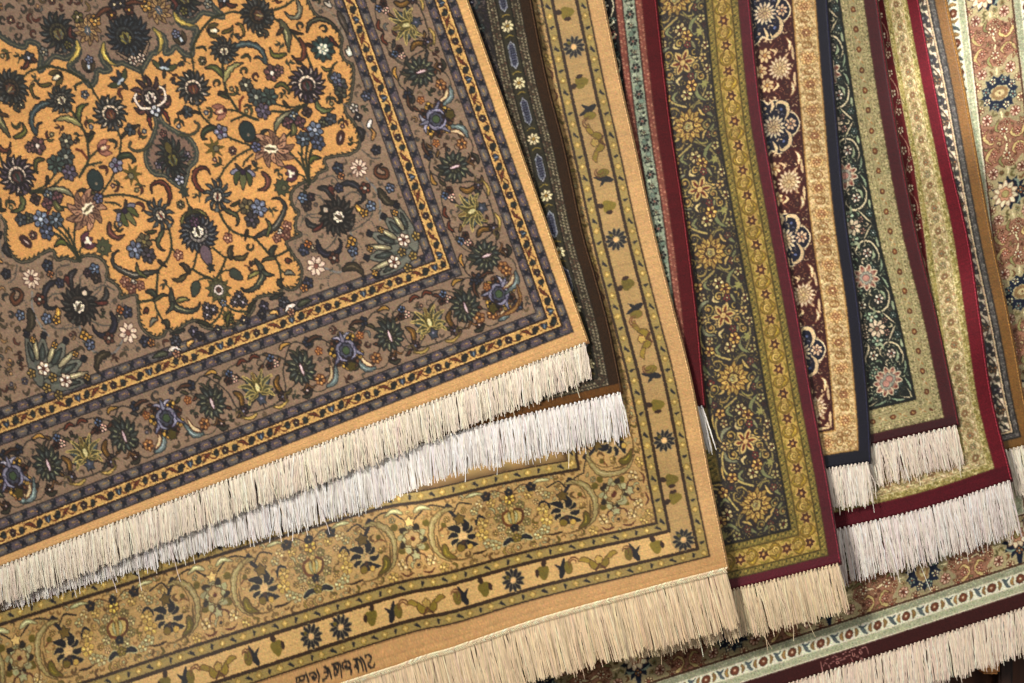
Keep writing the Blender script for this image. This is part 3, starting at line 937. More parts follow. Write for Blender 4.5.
def field_motifs(p, m):
    V = lambda pts, w=.7, c=VN: (p.stroke(I(*pts), w * 1.28 + .12, c, prof='c'), spurs(p, I(*pts), c))
    # vines first
    V([(191, 54), (193, 64), (194, 74)]); V([(197, 101), (199, 109), (203, 117), (217, 130), (226, 136), (240, 142), (253, 146)])
    V([(253, 148), (246, 151), (236, 157), (226, 167), (218, 180)])
    V([(217, 207), (222, 218), (229, 228), (236, 233), (245, 236), (254, 238), (262, 246), (270, 255), (275, 257), (281, 254), (290, 249)], .8)
    V([(275, 257), (279, 266), (281, 277), (282, 288)]); V([(279, 268), (286, 274), (292, 275)], .5)
    V([(229, 228), (229, 236)], .5)
    V([(268, 12), (277, 9), (285, 6), (297, -3)], .8); V([(272, 17), (284, 25), (294, 35), (303, 46), (308, 58), (312, 68)], .8)
    V([(222, 15), (213, 18), (204, 27), (197, 38), (192, 50)], .9); V([(222, 15), (232, 12), (242, 13)])
    V([(197, 48), (203, 47), (206, 50)], .9)
    V([(311, 98), (306, 104), (296, 109), (285, 112), (272, 111)]); V([(308, 103), (294, 107), (282, 106), (276, 104)], .6); V([(304, 106), (292, 114), (283, 120), (276, 126), (275, 134)], .7)
    V([(307, 99), (307, 110)], .6)
    V([(290, 153), (297, 160), (304, 169), (308, 180)], .7)
    V([(302, 145), (302, 158), (306, 172), (309, 184)], .8); V([(308, 142), (306, 158), (308, 172), (309, 184)], .8); V([(314, 145), (310, 155), (309, 172), (310, 184)], .8)
    V([(223, 60), (223, 72), (226, 90), (233, 103), (240, 112), (250, 117), (258, 120)], .9)
    V([(240, 112), (232, 110), (224, 110)], .6); V([(246, 115), (238, 118), (231, 121)], .7); V([(240, 110), (240, 102), (243, 97)], .9, (120, 60, 40))
    V([(212.5, 247.5), (219, 253), (225, 257), (234, 257), (240, 256)], .7); V([(226, 258), (222, 268), (217, 277), (216, 284)], .7)
    V([(217, 277), (224, 271), (231, 270)], .5)
    V([(222, 302), (228, 307), (236, 311), (248, 312)], .7)
    V([(236, 303), (243, 308)], .5)
    V([(221, 207), (228, 213), (236, 213), (240, 210)], .6)
    V([(254, 237), (266, 233), (276, 226), (283, 215), (284, 206), (279, 199), (272, 199)], .5)
    V([(331, 68), (328, 78), (333, 84)], .6); V([(337, 62), (333, 66), (330, 76)], .7)
    V([(253, 145), (251, 139), (249, 136)], 1.0, (112, 56, 40)); V([(253, 154), (246, 160), (243, 166)], .6)
    V([(285, 112), (288, 118), (291, 121)], .6); V([(291, 132), (284, 138), (274, 139)], .7)
    V([(304, 160), (298, 152)], .5); V([(297, 174), (303, 176), (307, 182)], .5)
    # serrated long leaves
    def LF(pts, w, c, t=0, oc=DK, v=None):
        leaf(p, I(*pts), w, c, oc, t, v)
    LF([(226, 57), (232, 49), (244, 44), (256, 46), (263, 53), (266, 63), (264, 61), (258, 57), (254, 58)], 2.1, (72, 84, 84), 7)
    LF([(223, 77), (219, 71), (213, 67), (205, 68)], 2.2, (92, 96, 52), 3); LF([(224, 82), (228, 72), (234, 66), (243, 63)], 2.3, (138, 130, 84), 3, v=(200, 190, 130))
    LF([(227, 90), (223, 94), (220, 92), (218, 95)], 1.0, (70, 60, 40)); LF([(228, 98), (224, 96), (219, 95)], 1.0, (78, 78, 48))
    LF([(254, 238), (266, 232), (275, 227), (282, 216), (285, 206), (280, 199), (273, 198)], 2.2, (66, 64, 58), 8, v=(168, 156, 140))
    LF([(275, 130), (278, 122), (284, 116), (293, 110)], 2.2, (126, 122, 96), 4, v=(190, 180, 140))
    LF([(255, 259), (261, 268), (263, 276), (256, 287), (247, 291), (241, 288)], 2.4, (72, 74, 64), 7, v=(160, 150, 110))
    LF([(262, 270), (266, 274), (274, 275)], 1.4, (70, 74, 60)); LF([(259, 272), (252, 275), (248, 279)], 1.6, (120, 112, 66), 3)
    LF([(316, 100), (319, 108), (326, 111), (334, 108)], 2.1, (92, 96, 60), 3)
    LF([(243, 24), (244, 0)], .1, OR)
    LF([(280, 20), (287, 33), (288, 42), (289, 52)], 3.2, (100, 96, 70), 4, v=(176, 168, 120)); LF([(283, 28), (279, 33), (277, 35)], 1.2, (98, 70, 46)); LF([(290, 30), (297, 33), (303, 34)], .9, (70, 56, 40))
    LF([(299, 38), (304, 48), (303, 58), (297, 60), (292, 56)], 1.9, (104, 58, 42), 3); LF([(286, 54), (279, 56), (273, 55), (270, 48)], 1.7, (98, 96, 46))
    LF([(297, 0), (300, 10), (297, 17), (290, 17), (285, 12)], 2.0, (118, 112, 92), 3)
    LF([(307, 32), (310, 23), (320, 19), (331, 23), (338, 32)], 1.6, (76, 74, 56), 4)
    LF([(200, 173), (194, 180), (196, 190), (203, 193)], .1, OR)
    LF([(205, 193), (197, 186), (194, 176), (198, 169), (206, 168), (210, 174)], 1.9, (100, 50, 38), 4)
    LF([(217, 128), (210, 128), (204, 132), (203, 138), (207, 139)], 2.0, (62, 70, 50))
    LF([(231, 206), (237, 203), (240, 200)], 1.0, (76, 72, 40)); LF([(222, 208), (230, 212), (237, 216), (238, 223), (236, 226)], 1.6, (74, 76, 52), 3)
    LF([(262, 172), (268, 179), (266, 188), (258, 190)], 2.1, (110, 66, 56), 2); LF([(302, 128), (309, 131), (311, 138), (308, 142)], .9, (150, 76, 48))
    LF([(268, 148), (262, 140), (263, 132), (268, 130)], 1.6, (60, 62, 52)); LF([(256, 144), (258, 138), (262, 136)], 1.2, (80, 74, 44))
    LF([(191, 212), (196, 211), (203, 213), (208, 218)], 1.5, (112, 106, 56), 3); LF([(190, 207), (192, 211), (200, 213)], 1.2, (76, 72, 44))
    LF([(231, 259), (230, 250), (233, 246)], 2.2, (70, 60, 44), 2); LF([(234, 258), (243, 258), (248, 253)], 1.6, (84, 72, 44))
    LF([(272, 257), (272, 250), (277, 246)], 2.2, (58, 60, 48), 2); LF([(276, 258), (266, 259), (262, 262)], 1.1, (84, 82, 56))
    LF([(267, 236), (270, 226), (266, 219)], 1.3, (104, 106, 64), 2); LF([(247, 236), (247, 231), (245, 240)], 1.0, (64, 54, 36))
    LF([(310, 163), (313, 158), (321, 158)], 1.8, (86, 92, 44)); LF([(248, 312), (251, 305), (256, 301)], 1.2, (64, 64, 44))
    LF([(282, 287), (279, 282), (283, 279)], 1.8, (60, 58, 44)); LF([(289, 263), (287, 260), (292, 261)], 1.4, (96, 50, 36))
    LF([(285, 274), (289, 272), (295, 275)], 1.3, (134, 128, 110)); LF([(322, 67), (326, 70), (332, 69)], .8, (120, 116, 60))
    LF([(330, 37), (333, 42), (338, 46)], 1.6, (96, 44, 36)); LF([(286, 98), (287, 88), (278, 84)], .1, OR)
    LF([(275, 87), (282, 84), (288, 89), (289, 94)], 1.5, (84, 82, 44)); LF([(283, 101), (286, 105), (290, 108)], 1.0, (70, 60, 40))
    # blooms
    def PM(b, t, W, cols, n=13):
        q, d = at(p, b, t); palmette(q, d, W, cols, n)
    PM((197, 103), (189, 72), 31, DKP); PM((272, 18), (242, 12), 31, [(58, 60, 58), (106, 104, 98), (84, 70, 52), (112, 70, 48), (176, 150, 100)], 15)
    PM((311, 101), (303, 67), 33, PUR, 15); PM((217, 210), (218, 180), 25, [(64, 70, 72), (112, 116, 112), (92, 96, 96), (214, 190, 160), (116, 48, 36)], 9)
    PM((226, 62), (222, 38), 26, [(60, 62, 60), (108, 108, 100), (96, 90, 80), (224, 204, 170), (90, 70, 60)], 11)
    q, d = at(p, (252, 147), (294, 151)); bloom(q, d, 32, [(176, 132, 104), (66, 42, 38), (216, 202, 172), (104, 96, 66)], 9)
    c = I((323, 49))[0]
    flower(p, *c, 11, 9, (58, 76, 72), DK, (216, 210, 190)); rosette(p, *c, 5.4, 6, (222, 212, 188), (70, 96, 92), (190, 180, 150))
    def FL(x, y, r, n, pc, cc=(210, 190, 150), oc=DK):
        k = I((x, y))[0]; flower(p, k[0], k[1], r * 1.02, n, tuple(.25 * 110 + .78 * v for v in pc), oc, cc)
    FL(272, 73, 7.2, 6, (112, 66, 62), (220, 205, 190)); FL(279, 70, 4.2, 5, (128, 84, 76), (128, 84, 76))
    FL(256, 97, 7.6, 7, (56, 66, 62), (170, 170, 150)); FL(269, 97, 7.8, 7, (66, 84, 74), (60, 70, 60)); FL(263, 111, 6.8, 6, (92, 76, 96), (130, 118, 140)); FL(246, 85, 6.2, 6, (78, 76, 60), (200, 190, 160))
    FL(221, 132, 6.2, 5, (132, 128, 150), (96, 66, 96)); FL(256, 147, 4.2, 5, (104, 106, 146), (104, 106, 146))
    k, d = at(p, (250, 139), (243, 120)); k.rad(0, 9, lambda th: 9.2 * (1 - .22 * np.cos(th)), (54, 68, 66), DK, .8, ax=.8, ay=1.0); k.dot(0, 4, 1.4, (150, 130, 110))
    k, d = at(p, (225, 110), (212, 114)); tulip(k, 6.2, (166, 112, 92), (84, 42, 40)); k.dot(0, 6, 1.4, (224, 190, 160))
    k, d = at(p, (222, 151), (205, 144)); k.rad(0, 8, spiky(10, 7, .6), (100, 88, 42), (70, 52, 30), .6); k.dot(0, 6, 2.4, (128, 118, 90), DK)
    FL(294, 116, 4, 5, (110, 128, 140)); FL(288, 123, 5, 4, (104, 60, 64), (140, 90, 90)); FL(300, 122, 5, 4, (104, 60, 64), (140, 90, 90)); LF([(293, 124), (294, 131), (291, 136)], 2.2, (100, 96, 60))
    FL(307, 112, 4.6, 4, (74, 50, 44), (74, 50, 44))
    k, d = at(p, (243, 161), (243, 186))
    for sx, c_ in ((-1, LIL), (1, LIL)):
        k.stroke([(0, 9), (sx * 6, 10), (sx * 12, 12)], 2.4, c_, (48, 44, 62), .9); k.stroke([(0, 9), (sx * 6, 14), (sx * 7, 22)], 2.4, (86, 92, 52), DK, .7)
        k.stroke([(0, 9), (sx * 5, 6), (sx * 8, 3)], 1.3, (72, 60, 52), DK, .6)
    k.stroke([(0, 10), (0, 26)], 2.8, (112, 112, 72), DK, .7, 'drop'); k.dot(0, 10, 2.4, (60, 44, 66), DK)
    k, d = at(p, (297, 173), (281, 174)); tulip(k, 6.6, (104, 60, 72), (52, 40, 30), (214, 205, 180)); k.dot(-2, 7, 1.6, (216, 208, 190)); k.dot(2.4, 7, 1.6, (216, 208, 190))
    k, d = at(p, (290, 190), (273, 184)); k.rad(0, 8, spiky(8.5, 9, .3), (84, 88, 62), DK, .7); k.dot(0, 6, 2, (120, 112, 80), DK)
    FL(247, 207, 7, 6, (98, 84, 52), (150, 130, 80)); FL(259, 208, 7.4, 6, (108, 116, 142), (150, 156, 176)); FL(252, 220, 6.6, 6, (66, 56, 62), (110, 96, 110))
    FL(303, 139, 6.6, 7, (70, 84, 96), (150, 160, 176)); FL(315, 130, 7.2, 6, (122, 136, 164), (190, 196, 204)); FL(318, 143, 6.4, 6, (70, 78, 106), (128, 136, 160)); FL(324, 122, 4.4, 5, (70, 70, 50), (110, 110, 80))
    FL(331, 119, 5.2, 5, (62, 68, 76), (110, 110, 110)); FL(340, 85, 6.6, 6, (62, 64, 64), (120, 110, 130)); FL(336, 78, 5, 5, (92, 100, 124), (140, 140, 160)); FL(341, 93, 5.4, 5, (72, 70, 50), (100, 90, 70)); LF([(340, 97), (341, 101), (337, 103)], 1.2, (60, 60, 44))
    k, d = at(p, (339, 145), (342, 131)); k.rad(0, 7, 1, (84, 52, 46), DK, .12, ax=4.2, ay=7); k.stroke([(0, 3), (0, 10)], .8, (190, 170, 160))
    FL(281, 233, 3.6, 4, (222, 206, 180), (222, 206, 180)); FL(287, 226, 4.2, 5, (170, 112, 84), (200, 160, 130), (84, 44, 36)); FL(286, 235, 4.2, 5, (140, 86, 66), (200, 160, 130), (84, 44, 36)); FL(277, 238, 3.8, 5, (170, 112, 84), (200, 160, 130), (84, 44, 36))
    FL(228, 238, 4, 5, (196, 140, 104), (226, 190, 150), (96, 44, 36))
    for (x, y) in ((239, 296), (235, 302), (243, 302)):
        FL(x, y, 4.2, 8, (78, 64, 70), (190, 180, 190))
    k, d = at(p, (231, 271), (241, 278)); k.stroke([(0, 0), (0, 6), (0, 13)], 4, (70, 78, 66), DK, .8, 'drop', 3)
    k, d = at(p, (232, 322), (226, 314)); k.rad(0, 6, spiky(6.5, 5, .6), (100, 96, 52), DK, .6)
    FL(230, 320, 3, 5, (110, 110, 60)); LF([(224, 315), (230, 318), (235, 324)], 1.4, (84, 80, 40), 2)
    k, d = at(p, (200, 31), (230, 30)); tulip(k.sub(0, 8), 6, (92, 78, 44), DK, (220, 205, 170)); k.dot(0, 15, 1.8, (216, 205, 180)); LF([(222, 33), (230, 30), (233, 26)], 1.2, (104, 92, 46))
    LF([(236, 24), (241, 25), (244, 33), (241, 38)], .8, (110, 98, 50))
    k, d = at(p, (164, 76), (165, 58))
    for sx in (-1, 1):
        k.stroke([(0, 6), (sx * 6, 8), (sx * 12, 12)], 2.2, (80, 84, 52), DK, .7); k.stroke([(0, 6), (sx * 3, 12), (sx * 5, 16)], 1.8, (58, 60, 66), DK, .7)
    k.stroke([(-5, 7), (5, 7)], 1.5, (178, 186, 196)); k.stroke([(0, 6), (0, -2)], 1.6, (70, 62, 48), DK, .6)
    FL(187, 112, 5, 5, (58, 66, 70), (90, 100, 110)); LF([(191, 112), (196, 112), (200, 114)], .8, (70, 60, 44)); LF([(184, 112), (179, 113), (177, 114)], .8, (70, 60, 44))
    FL(224, 1, 5, 5, (60, 58, 64), (190, 190, 200)); LF([(226, 3), (232, 6), (237, 5)], 1.5, (90, 50, 40)); LF([(222, 3), (220, 8)], 1.6, (80, 50, 40))
    FL(260, 33, 3.4, 5, (70, 66, 50)); LF([(262, 30), (267, 33), (265, 38)], 1.2, (80, 76, 60))
    LF([(297, 62), (302, 64)], 1, (70, 60, 44)); LF([(312, 47), (309, 45), (306, 44)], 1.2, (84, 50, 40))
    FL(313, 248, 3, 5, BR)


def spandrel(p, m):
    G = lambda pts, w=.45, c=(92, 86, 78): (p.stroke(I(*pts), w * 1.35, c, prof='c'), spurs(p, I(*pts), (84, 78, 66)))
    for x, y, r in ((338, 217, 26), (352, 170, 15), (318, 266, 17), (372, 196, 16), (352, 256, 18), (305, 205, 12), (366, 232, 14), (388, 180, 12), (338, 282, 12), (306, 244, 13)):
        k = I((x, y))[0]; a = rng.random() * 360
        curl(p.sub(k[0], k[1] - r * .9, 0).sub(0, r * .9, a).sub(0, -r * .9), r, (88, 84, 78), None, .7, .86)
    G([(325, 205), (320, 196), (312, 196), (305, 204), (309, 216), (320, 218)]); G([(340, 203), (352, 192), (368, 200), (372, 215), (360, 226), (350, 232)])
    G([(338, 234), (330, 246), (318, 252), (308, 248), (302, 240)]); G([(324, 268), (340, 272), (352, 262), (356, 246), (350, 232)], .7, (130, 126, 122))
    G([(366, 178), (376, 190), (380, 206), (380, 220)], .7, (130, 126, 122)); G([(300, 226), (306, 216), (316, 214)]); G([(320, 180), (332, 176), (340, 184)])
    G([(344, 104), (356, 112), (362, 124), (368, 136)], .6, (120, 112, 104)); G([(362, 150), (372, 158), (380, 158)])
    G([(316, 4), (328, 10), (338, 22), (346, 40)], .6, (150, 136, 118)); G([(322, -2), (334, 6), (344, 20)], .5, (96, 90, 84))
    q, d = at(p, (352, 224), (322, 208)); palmette(q, d, 34, [(50, 46, 44), (92, 88, 80), (76, 66, 58), (222, 206, 184), (92, 76, 60)], 15, .2); q.dot(0, d * .88, 2.4, (200, 180, 160), DK)
    k = I((359, 168))[0]; rosette(p, k[0], k[1], 8.6, 10, (210, 188, 166), (76, 44, 40), (150, 100, 84))
    k = I((316, 266))[0]; rosette(p, k[0], k[1], 9.2, 8, (210, 188, 166), (76, 44, 40), (150, 100, 84))

    def LF(pts, w, c, t=0, oc=DK):
        leaf(p, I(*pts), w, c, oc, t)
    LF([(338, 186), (348, 183), (358, 187), (364, 196), (361, 202), (356, 203)], 2.2, (52, 50, 56), 4); LF([(318, 188), (326, 189), (331, 196), (333, 202)], 2.0, (58, 54, 54))
    LF([(317, 240), (320, 250), (328, 255), (338, 252), (341, 244), (339, 239)], 2.3, (50, 46, 58), 6); LF([(306, 219), (310, 225), (318, 227), (324, 222)], 2.0, (58, 56, 54), 3)
    LF([(380, 168), (386, 170), (387, 176), (382, 177), (376, 174), (376, 168), (382, 164)], 1.6, (98, 60, 40)); LF([(379, 189), (384, 198), (390, 203), (397, 201)], 3.2, (66, 58, 44), 3)
    LF([(343, 270), (352, 266), (360, 270), (364, 277)], 3.0, (70, 60, 44), 3); LF([(334, 190), (330, 188), (334, 196)], 1.6, (96, 48, 40)); LF([(313, 231), (320, 227), (323, 222)], 1.4, (96, 48, 40))
    LF([(356, 205), (360, 210), (368, 213)], 2.0, (196, 144, 70)); LF([(349, 236), (351, 243), (346, 247)], 2.0, (196, 144, 70))

    def FL(x, y, r, n, pc, cc=(210, 190, 150), oc=DK):
        k = I((x, y))[0]; flower(p, k[0], k[1], r, n, pc, oc, cc)
    FL(371, 206, 4.6, 5, (112, 126, 150), (150, 160, 180)); FL(364, 213, 3.6, 5, (200, 150, 70), (120, 80, 40)); FL(353, 251, 4.6, 5, (96, 106, 130), (140, 150, 170)); FL(352, 241, 4, 4, (200, 150, 70), (120, 80, 40))
    FL(339, 188, 4, 5, (62, 64, 84), (100, 100, 120)); FL(365, 188, 5, 5, (110, 62, 46), (200, 190, 170)); FL(334, 258, 5, 5, (104, 64, 50), (200, 180, 160)); FL(304, 250, 5, 5, (66, 70, 92), (110, 110, 130)); FL(308, 244, 3.4, 4, (196, 120, 64), (140, 80, 50))
    FL(303, 198, 4.6, 5, (104, 122, 150), (150, 160, 180)); FL(307, 206, 4.4, 5, (70, 58, 54), (120, 100, 80)); FL(311, 197, 3.6, 5, (70, 52, 60), (120, 90, 90)); FL(338, 168, 5, 5, (58, 64, 84), (100, 110, 120)); FL(341, 176, 3, 4, (184, 124, 80), (120, 70, 40))
    FL(376, 150, 4.4, 5, (52, 54, 66), (90, 90, 100)); FL(390, 188, 4.2, 5, (100, 112, 136), (150, 150, 160)); FL(308, 283, 5, 5, (60, 62, 80), (100, 100, 120)); FL(304, 288, 3.4, 5, (190, 130, 74), (120, 70, 50)); FL(284, 302, 5, 7, (64, 68, 76), (110, 110, 120)); FL(264, 306, 4.4, 5, (64, 60, 74), (160, 150, 170)); FL(262, 314, 4, 5, (56, 54, 66), (120, 110, 100))
    LF([(286, 312), (291, 306), (296, 305)], 2.2, (212, 196, 180)); FL(291, 312, 3.4, 5, (190, 140, 110), (150, 80, 60)); LF([(298, 306), (304, 302), (312, 300)], 1.8, (84, 86, 66)); LF([(270, 313), (276, 312), (278, 316)], 1.4, (200, 150, 90)); LF([(270, 299), (278, 296), (284, 293)], 1.2, (60, 62, 54), 2)
    FL(244, 320, 3.4, 5, (70, 66, 80)); FL(354, 108, 4, 5, (200, 190, 176), (110, 100, 90)); FL(366, 96, 4.4, 5, (84, 92, 112), (130, 130, 150)); FL(358, 117, 3.6, 4, (58, 54, 60), (190, 180, 170)); LF([(371, 120), (369, 126), (373, 130)], 1.6, (214, 206, 196)); LF([(358, 128), (362, 133), (362, 141)], 2.4, (56, 52, 52), 2)
    LF([(346, 50), (350, 54), (348, 46)], 1.8, (200, 196, 180)); LF([(324, 2), (330, 6), (328, 0)], 1.3, (190, 178, 160)); LF([(338, 12), (344, 24), (348, 34)], 2.2, (84, 74, 64)); LF([(372, 140), (374, 133), (370, 128)], 1.2, (190, 140, 80))
    # grey-green corner ornament
    c0 = I((416, 250))[0]
    for b, w in (((385, 217), 7.5), ((371, 234), 8.5), ((368, 258), 8), ((378, 276), 6), ((398, 206), 6)):
        t = I(b)[0]
        leaf(p, [c0, .45 * c0 + .55 * t, t], w * .9, (120, 120, 108), (52, 54, 52), 0, (92, 96, 88)); leaf(p, [.5 * c0 + .5 * t, t * .85 + c0 * .15], w * .28, (72, 78, 72), DK)
        FL(b[0] - 1.5, b[1] - .5, 2.8, 4, (50, 50, 62), (50, 50, 62))
    for b in ((377, 227), (366, 246), (371, 270), (391, 210)):
        t = I(b)[0]; leaf(p, [.5 * c0 + .5 * t, t], 2.0, (150, 140, 110), DK); FL(b[0] + 4, b[1] + 3, 2.6, 4, (206, 154, 76), (206, 154, 76))
    for b in ((404, 240), (394, 262)):
        k = I(b)[0]; flower(p, k[0], k[1], 5.6, 6, (222, 204, 180), (84, 54, 46), (110, 60, 48))
    for b in ((413, 256), (402, 252), (416, 236), (408, 268)):
        k = I(b)[0]; flower(p, k[0], k[1], 3.8, 5, (170, 140, 80), DK, (110, 90, 50))


def medallion(p, m):
    hm = [(144, 71), (148, 60), (152, 54), (157, 52), (161, 43), (158, 34), (163, 36), (166, 44), (165, 53), (171, 52), (176, 47), (184, 54), (192, 55), (193, 44), (197, 29), (188, 27), (179, 23),
          (175, 13), (183, 20), (194, 21), (203, 13), (223, 17), (213, 6), (208, -4), (214, -12), (222, -10), (232, -26), (240, -60), (238, -80), (140, -110)]
    q = I(*hm); q[0, 0] = AX; q[-1, 0] = AX
    ctr = np.array([[AX, q[-1, 1] + 40]])
    return q, ctr


MBR = (136, 112, 94)
qm, _ = medallion(None, 1)
ql = qm[::-1].copy(); ql[:, 0] = 2 * AX - ql[:, 0]
fp.poly(np.vstack([qm, ql]), MBR, (58, 60, 56), 2.0)
both(lambda p, m: (p.stroke(toothed(qm, 3.2, 5, 1), 1.0, (58, 60, 54), prof='c', raw=True), p.stroke(qm, 2.5, (70, 74, 68), prof='c'), p.stroke(qm, .5, (120, 116, 90), prof='c')))
both(edge_lines)
both(field_motifs)
both(spandrel)


def med_inside(p, m):
    def FL(x, y, r, n, pc, cc=(210, 190, 150), oc=DK):
        k = I((x, y))[0]; flower(p, k[0], k[1], r, n, pc, oc, cc)

    def LF(pts, w, c, t=0, oc=DK):
        leaf(p, I(*pts), w, c, oc, t)
    q, d = at(p, (137, 53), (127, 15)); palmette(q, d, 33, [(46, 50, 56), (84, 92, 100), (70, 74, 74), (150, 136, 70), (60, 50, 30)], 15)
    q, d = at(p, (190, 14), (178, -22)); palmette(q, d, 32, [(50, 54, 54), (90, 96, 96), (84, 78, 56), (130, 116, 70), (84, 60, 40)], 13)
    q, d = at(p, (166, 22), (150, -4)); bloom(q, d, 24, [(176, 142, 96), (66, 44, 36), (84, 100, 112), (200, 190, 180)], 9)
    q, d = at(p, (186, 47), (175, 30)); tulip(q.sub(0, 4), 5.5, (86, 72, 50), DK, (180, 190, 200)); FL(176, 34, 3.6, 5, (130, 134, 160), (170, 170, 190))
    LF([(149, 42), (142, 60), (148, 48)], 1, BR)
    LF([(153, 28), (160, 36), (161, 46), (157, 54)], 1.9, (170, 146, 76), 3, (64, 66, 56)); LF([(174, 12), (178, 20), (186, 24), (196, 26)], 1.9, (170, 146, 76), 3, (64, 66, 56))
    FL(146, 6, 5, 5, (190, 140, 70), (224, 190, 120)); FL(129, 10, 4.6, 5, (84, 48, 40), (210, 160, 80)); FL(158, -6, 5, 5, (104, 96, 52)); LF([(125, 4), (134, 2), (146, 4)], 1.6, (100, 60, 42)); FL(120, 3, 5, 5, (60, 56, 64)); LF([(170, -2), (176, 4), (174, 10)], 1.4, (96, 52, 44)); FL(208, 4, 4, 5, (130, 130, 120))
    FL(141, 58, 4, 6, (200, 180, 160), (120, 80, 70)); FL(184, 11, 3.4, 5, (120, 112, 60), (90, 80, 50))


both(med_inside)


def axis_motifs():
    p = Pen(r1.c)

    def A(v):                                              # point on the axis at the height of drawing-plane y = v
        return I((172 + (v - 158) * .3537, v))[0]
    a = A(66)
    hp = I((157, 112), (161, 119), (166, 125), (177, 132), (188, 137), (195, 146), (197, 154), (195, 162), (189, 168), (187, 177), (185, 189)); hp[0, 0] = AX - 3; hp[-1, 0] = AX
    hl = hp[::-1].copy(); hl[:, 0] = 2 * AX - hl[:, 0]
    p.poly(np.vstack([hp, hl]), (136, 108, 92), (64, 68, 62), 1.5)
    both(lambda q, m: (q.stroke(toothed(hp, 3.4, 4.6, -1), 1.0, (62, 66, 58), prof='c', raw=True), q.stroke(hp, 2.1, (70, 74, 68), prof='c'), q.stroke(hp, .4, (130, 124, 96), prof='c'),
                       q.stroke(I((180, 135), (190, 135), (197, 131), (199, 125), (195, 122)), 1.0, (84, 82, 60), DK, .4, 'c'),
                       flower(q, *I((186, 156))[0], 4.4, 6, (138, 122, 130), DK, (64, 70, 100)), q.stroke(I((178, 164), (186, 166), (190, 160)), .7, (110, 100, 70), prof='c'),
                       leaf(q, I((157, 111), (164, 112), (168, 119), (170, 124)), 1.4, (108, 44, 38), DK, 3), leaf(q, I((160, 104), (168, 104), (170, 97)), 1.6, (96, 60, 52), DK)))
    q = p.sub(*A(172), 180); q2 = p.sub(AX, A(176)[1])
    y0, y1 = A(178)[1], A(138)[1]
    palmette(p.sub(AX, y0), y1 - y0, 28, [(52, 56, 54), (96, 100, 92), (66, 66, 50), (120, 108, 50), (70, 60, 30)], 13)
    p.stroke([(AX, y1 - 4), (AX, y1 - 14)], 3, (110, 96, 50), DK, .6); flower(p, AX, A(182)[1] + 2, 4.2, 5, (160, 160, 170), DK, (70, 80, 120)); flower(p, AX, y1 + 4, 3, 5, (150, 96, 84), DK, (180, 130, 110))
    vine(p, [(AX, A(66)[1]), (AX, A(82)[1])], (60, 64, 54), 1.2)
    y0, y1 = A(114)[1], A(78)[1]
    palmette(p.sub(AX, y0), y1 - y0, 34, [(72, 48, 52), (112, 84, 84), (96, 78, 72), (222, 208, 190), (58, 52, 50)], 9, .2)
    both(lambda q, m: q.stroke(I((158, 106), (165, 100), (164, 90), (160, 87)), 1.1, (214, 196, 178), DK, .5, 'c'))
    flower(p, AX, A(111)[1], 4.6, 4, (186, 186, 190), DK, (60, 70, 110))
    vine(p, [(AX, A(186)[1]), (AX, A(222)[1])], (62, 64, 46), .9)
    p.rad(AX, A(192)[1], spiky(6, 5, .5), (66, 72, 62), DK, .4)
    y0, y1 = A(255)[1], A(215)[1]
    q = p.sub(AX, A(217)[1], 180)
    palmette(q, A(217)[1] - A(250)[1], 35, [(50, 52, 60), (104, 108, 116), (150, 140, 132), (226, 212, 190), (66, 56, 36)], 17, .22)
    flower(p, AX, A(222)[1], 4.4, 6, (92, 62, 84), DK, (110, 84, 100))
    p.stroke([(AX, A(247)[1]), (AX, A(266)[1])], 5, (112, 92, 100), DK, .8, 'drop'); p.rad(AX, A(268)[1], spiky(4.5, 5, .5), (58, 62, 56), DK, .5)
    a = A(290)
    p.rad(AX, a[1], spiky(13, 11, .35), (92, 88, 54), DK, .7); p.rad(AX, a[1], scal(8, 9), (100, 98, 70), DK, .5); p.dot(AX, a[1], 4.4, (206, 190, 180), DK); p.dot(AX, a[1], 2.2, (104, 70, 58), DK)
    flower(p, AX, A(303)[1], 3, 5, (150, 156, 170))
    leaf(p, I((210, 262), (212, 258), (213, 252)), .1, OR)


axis_motifs()
fill(r1.c, Pen(r1.c), OR, 5200, filler([(76, 78, 48), (92, 92, 52), (104, 56, 42), (64, 66, 50)], [(120, 76, 70), (92, 100, 112), (104, 96, 60)], DK, (206, 180, 150), .3), 4.8, box=(100, 100, 645, 455))
def hook(q, r):
    cc = [(62, 64, 44), (84, 50, 38), (70, 74, 56)][rng.integers(3)]
    s = 1 if rng.random() < .5 else -1
    q.stroke([(-s * r, -r), (-s * .2 * r, -.5 * r), (s * .3 * r, .3 * r), (0, r)], .5, cc, None, prof='c')
    leaf(q, [(-s * .2 * r, -.5 * r), (s * .6 * r, -.6 * r), (s * r, -.1 * r)], .9, cc, ow=.35); leaf(q, [(s * .3 * r, .2 * r), (-s * .4 * r, .3 * r), (-s * .8 * r, .8 * r)], .8, cc, ow=.35)
    if rng.random() < .5:
        flower(q, 0, r, r * .42, 5, [(124, 84, 74), (100, 106, 120), (112, 96, 60)][rng.integers(3)], DK, (200, 176, 140), .45)


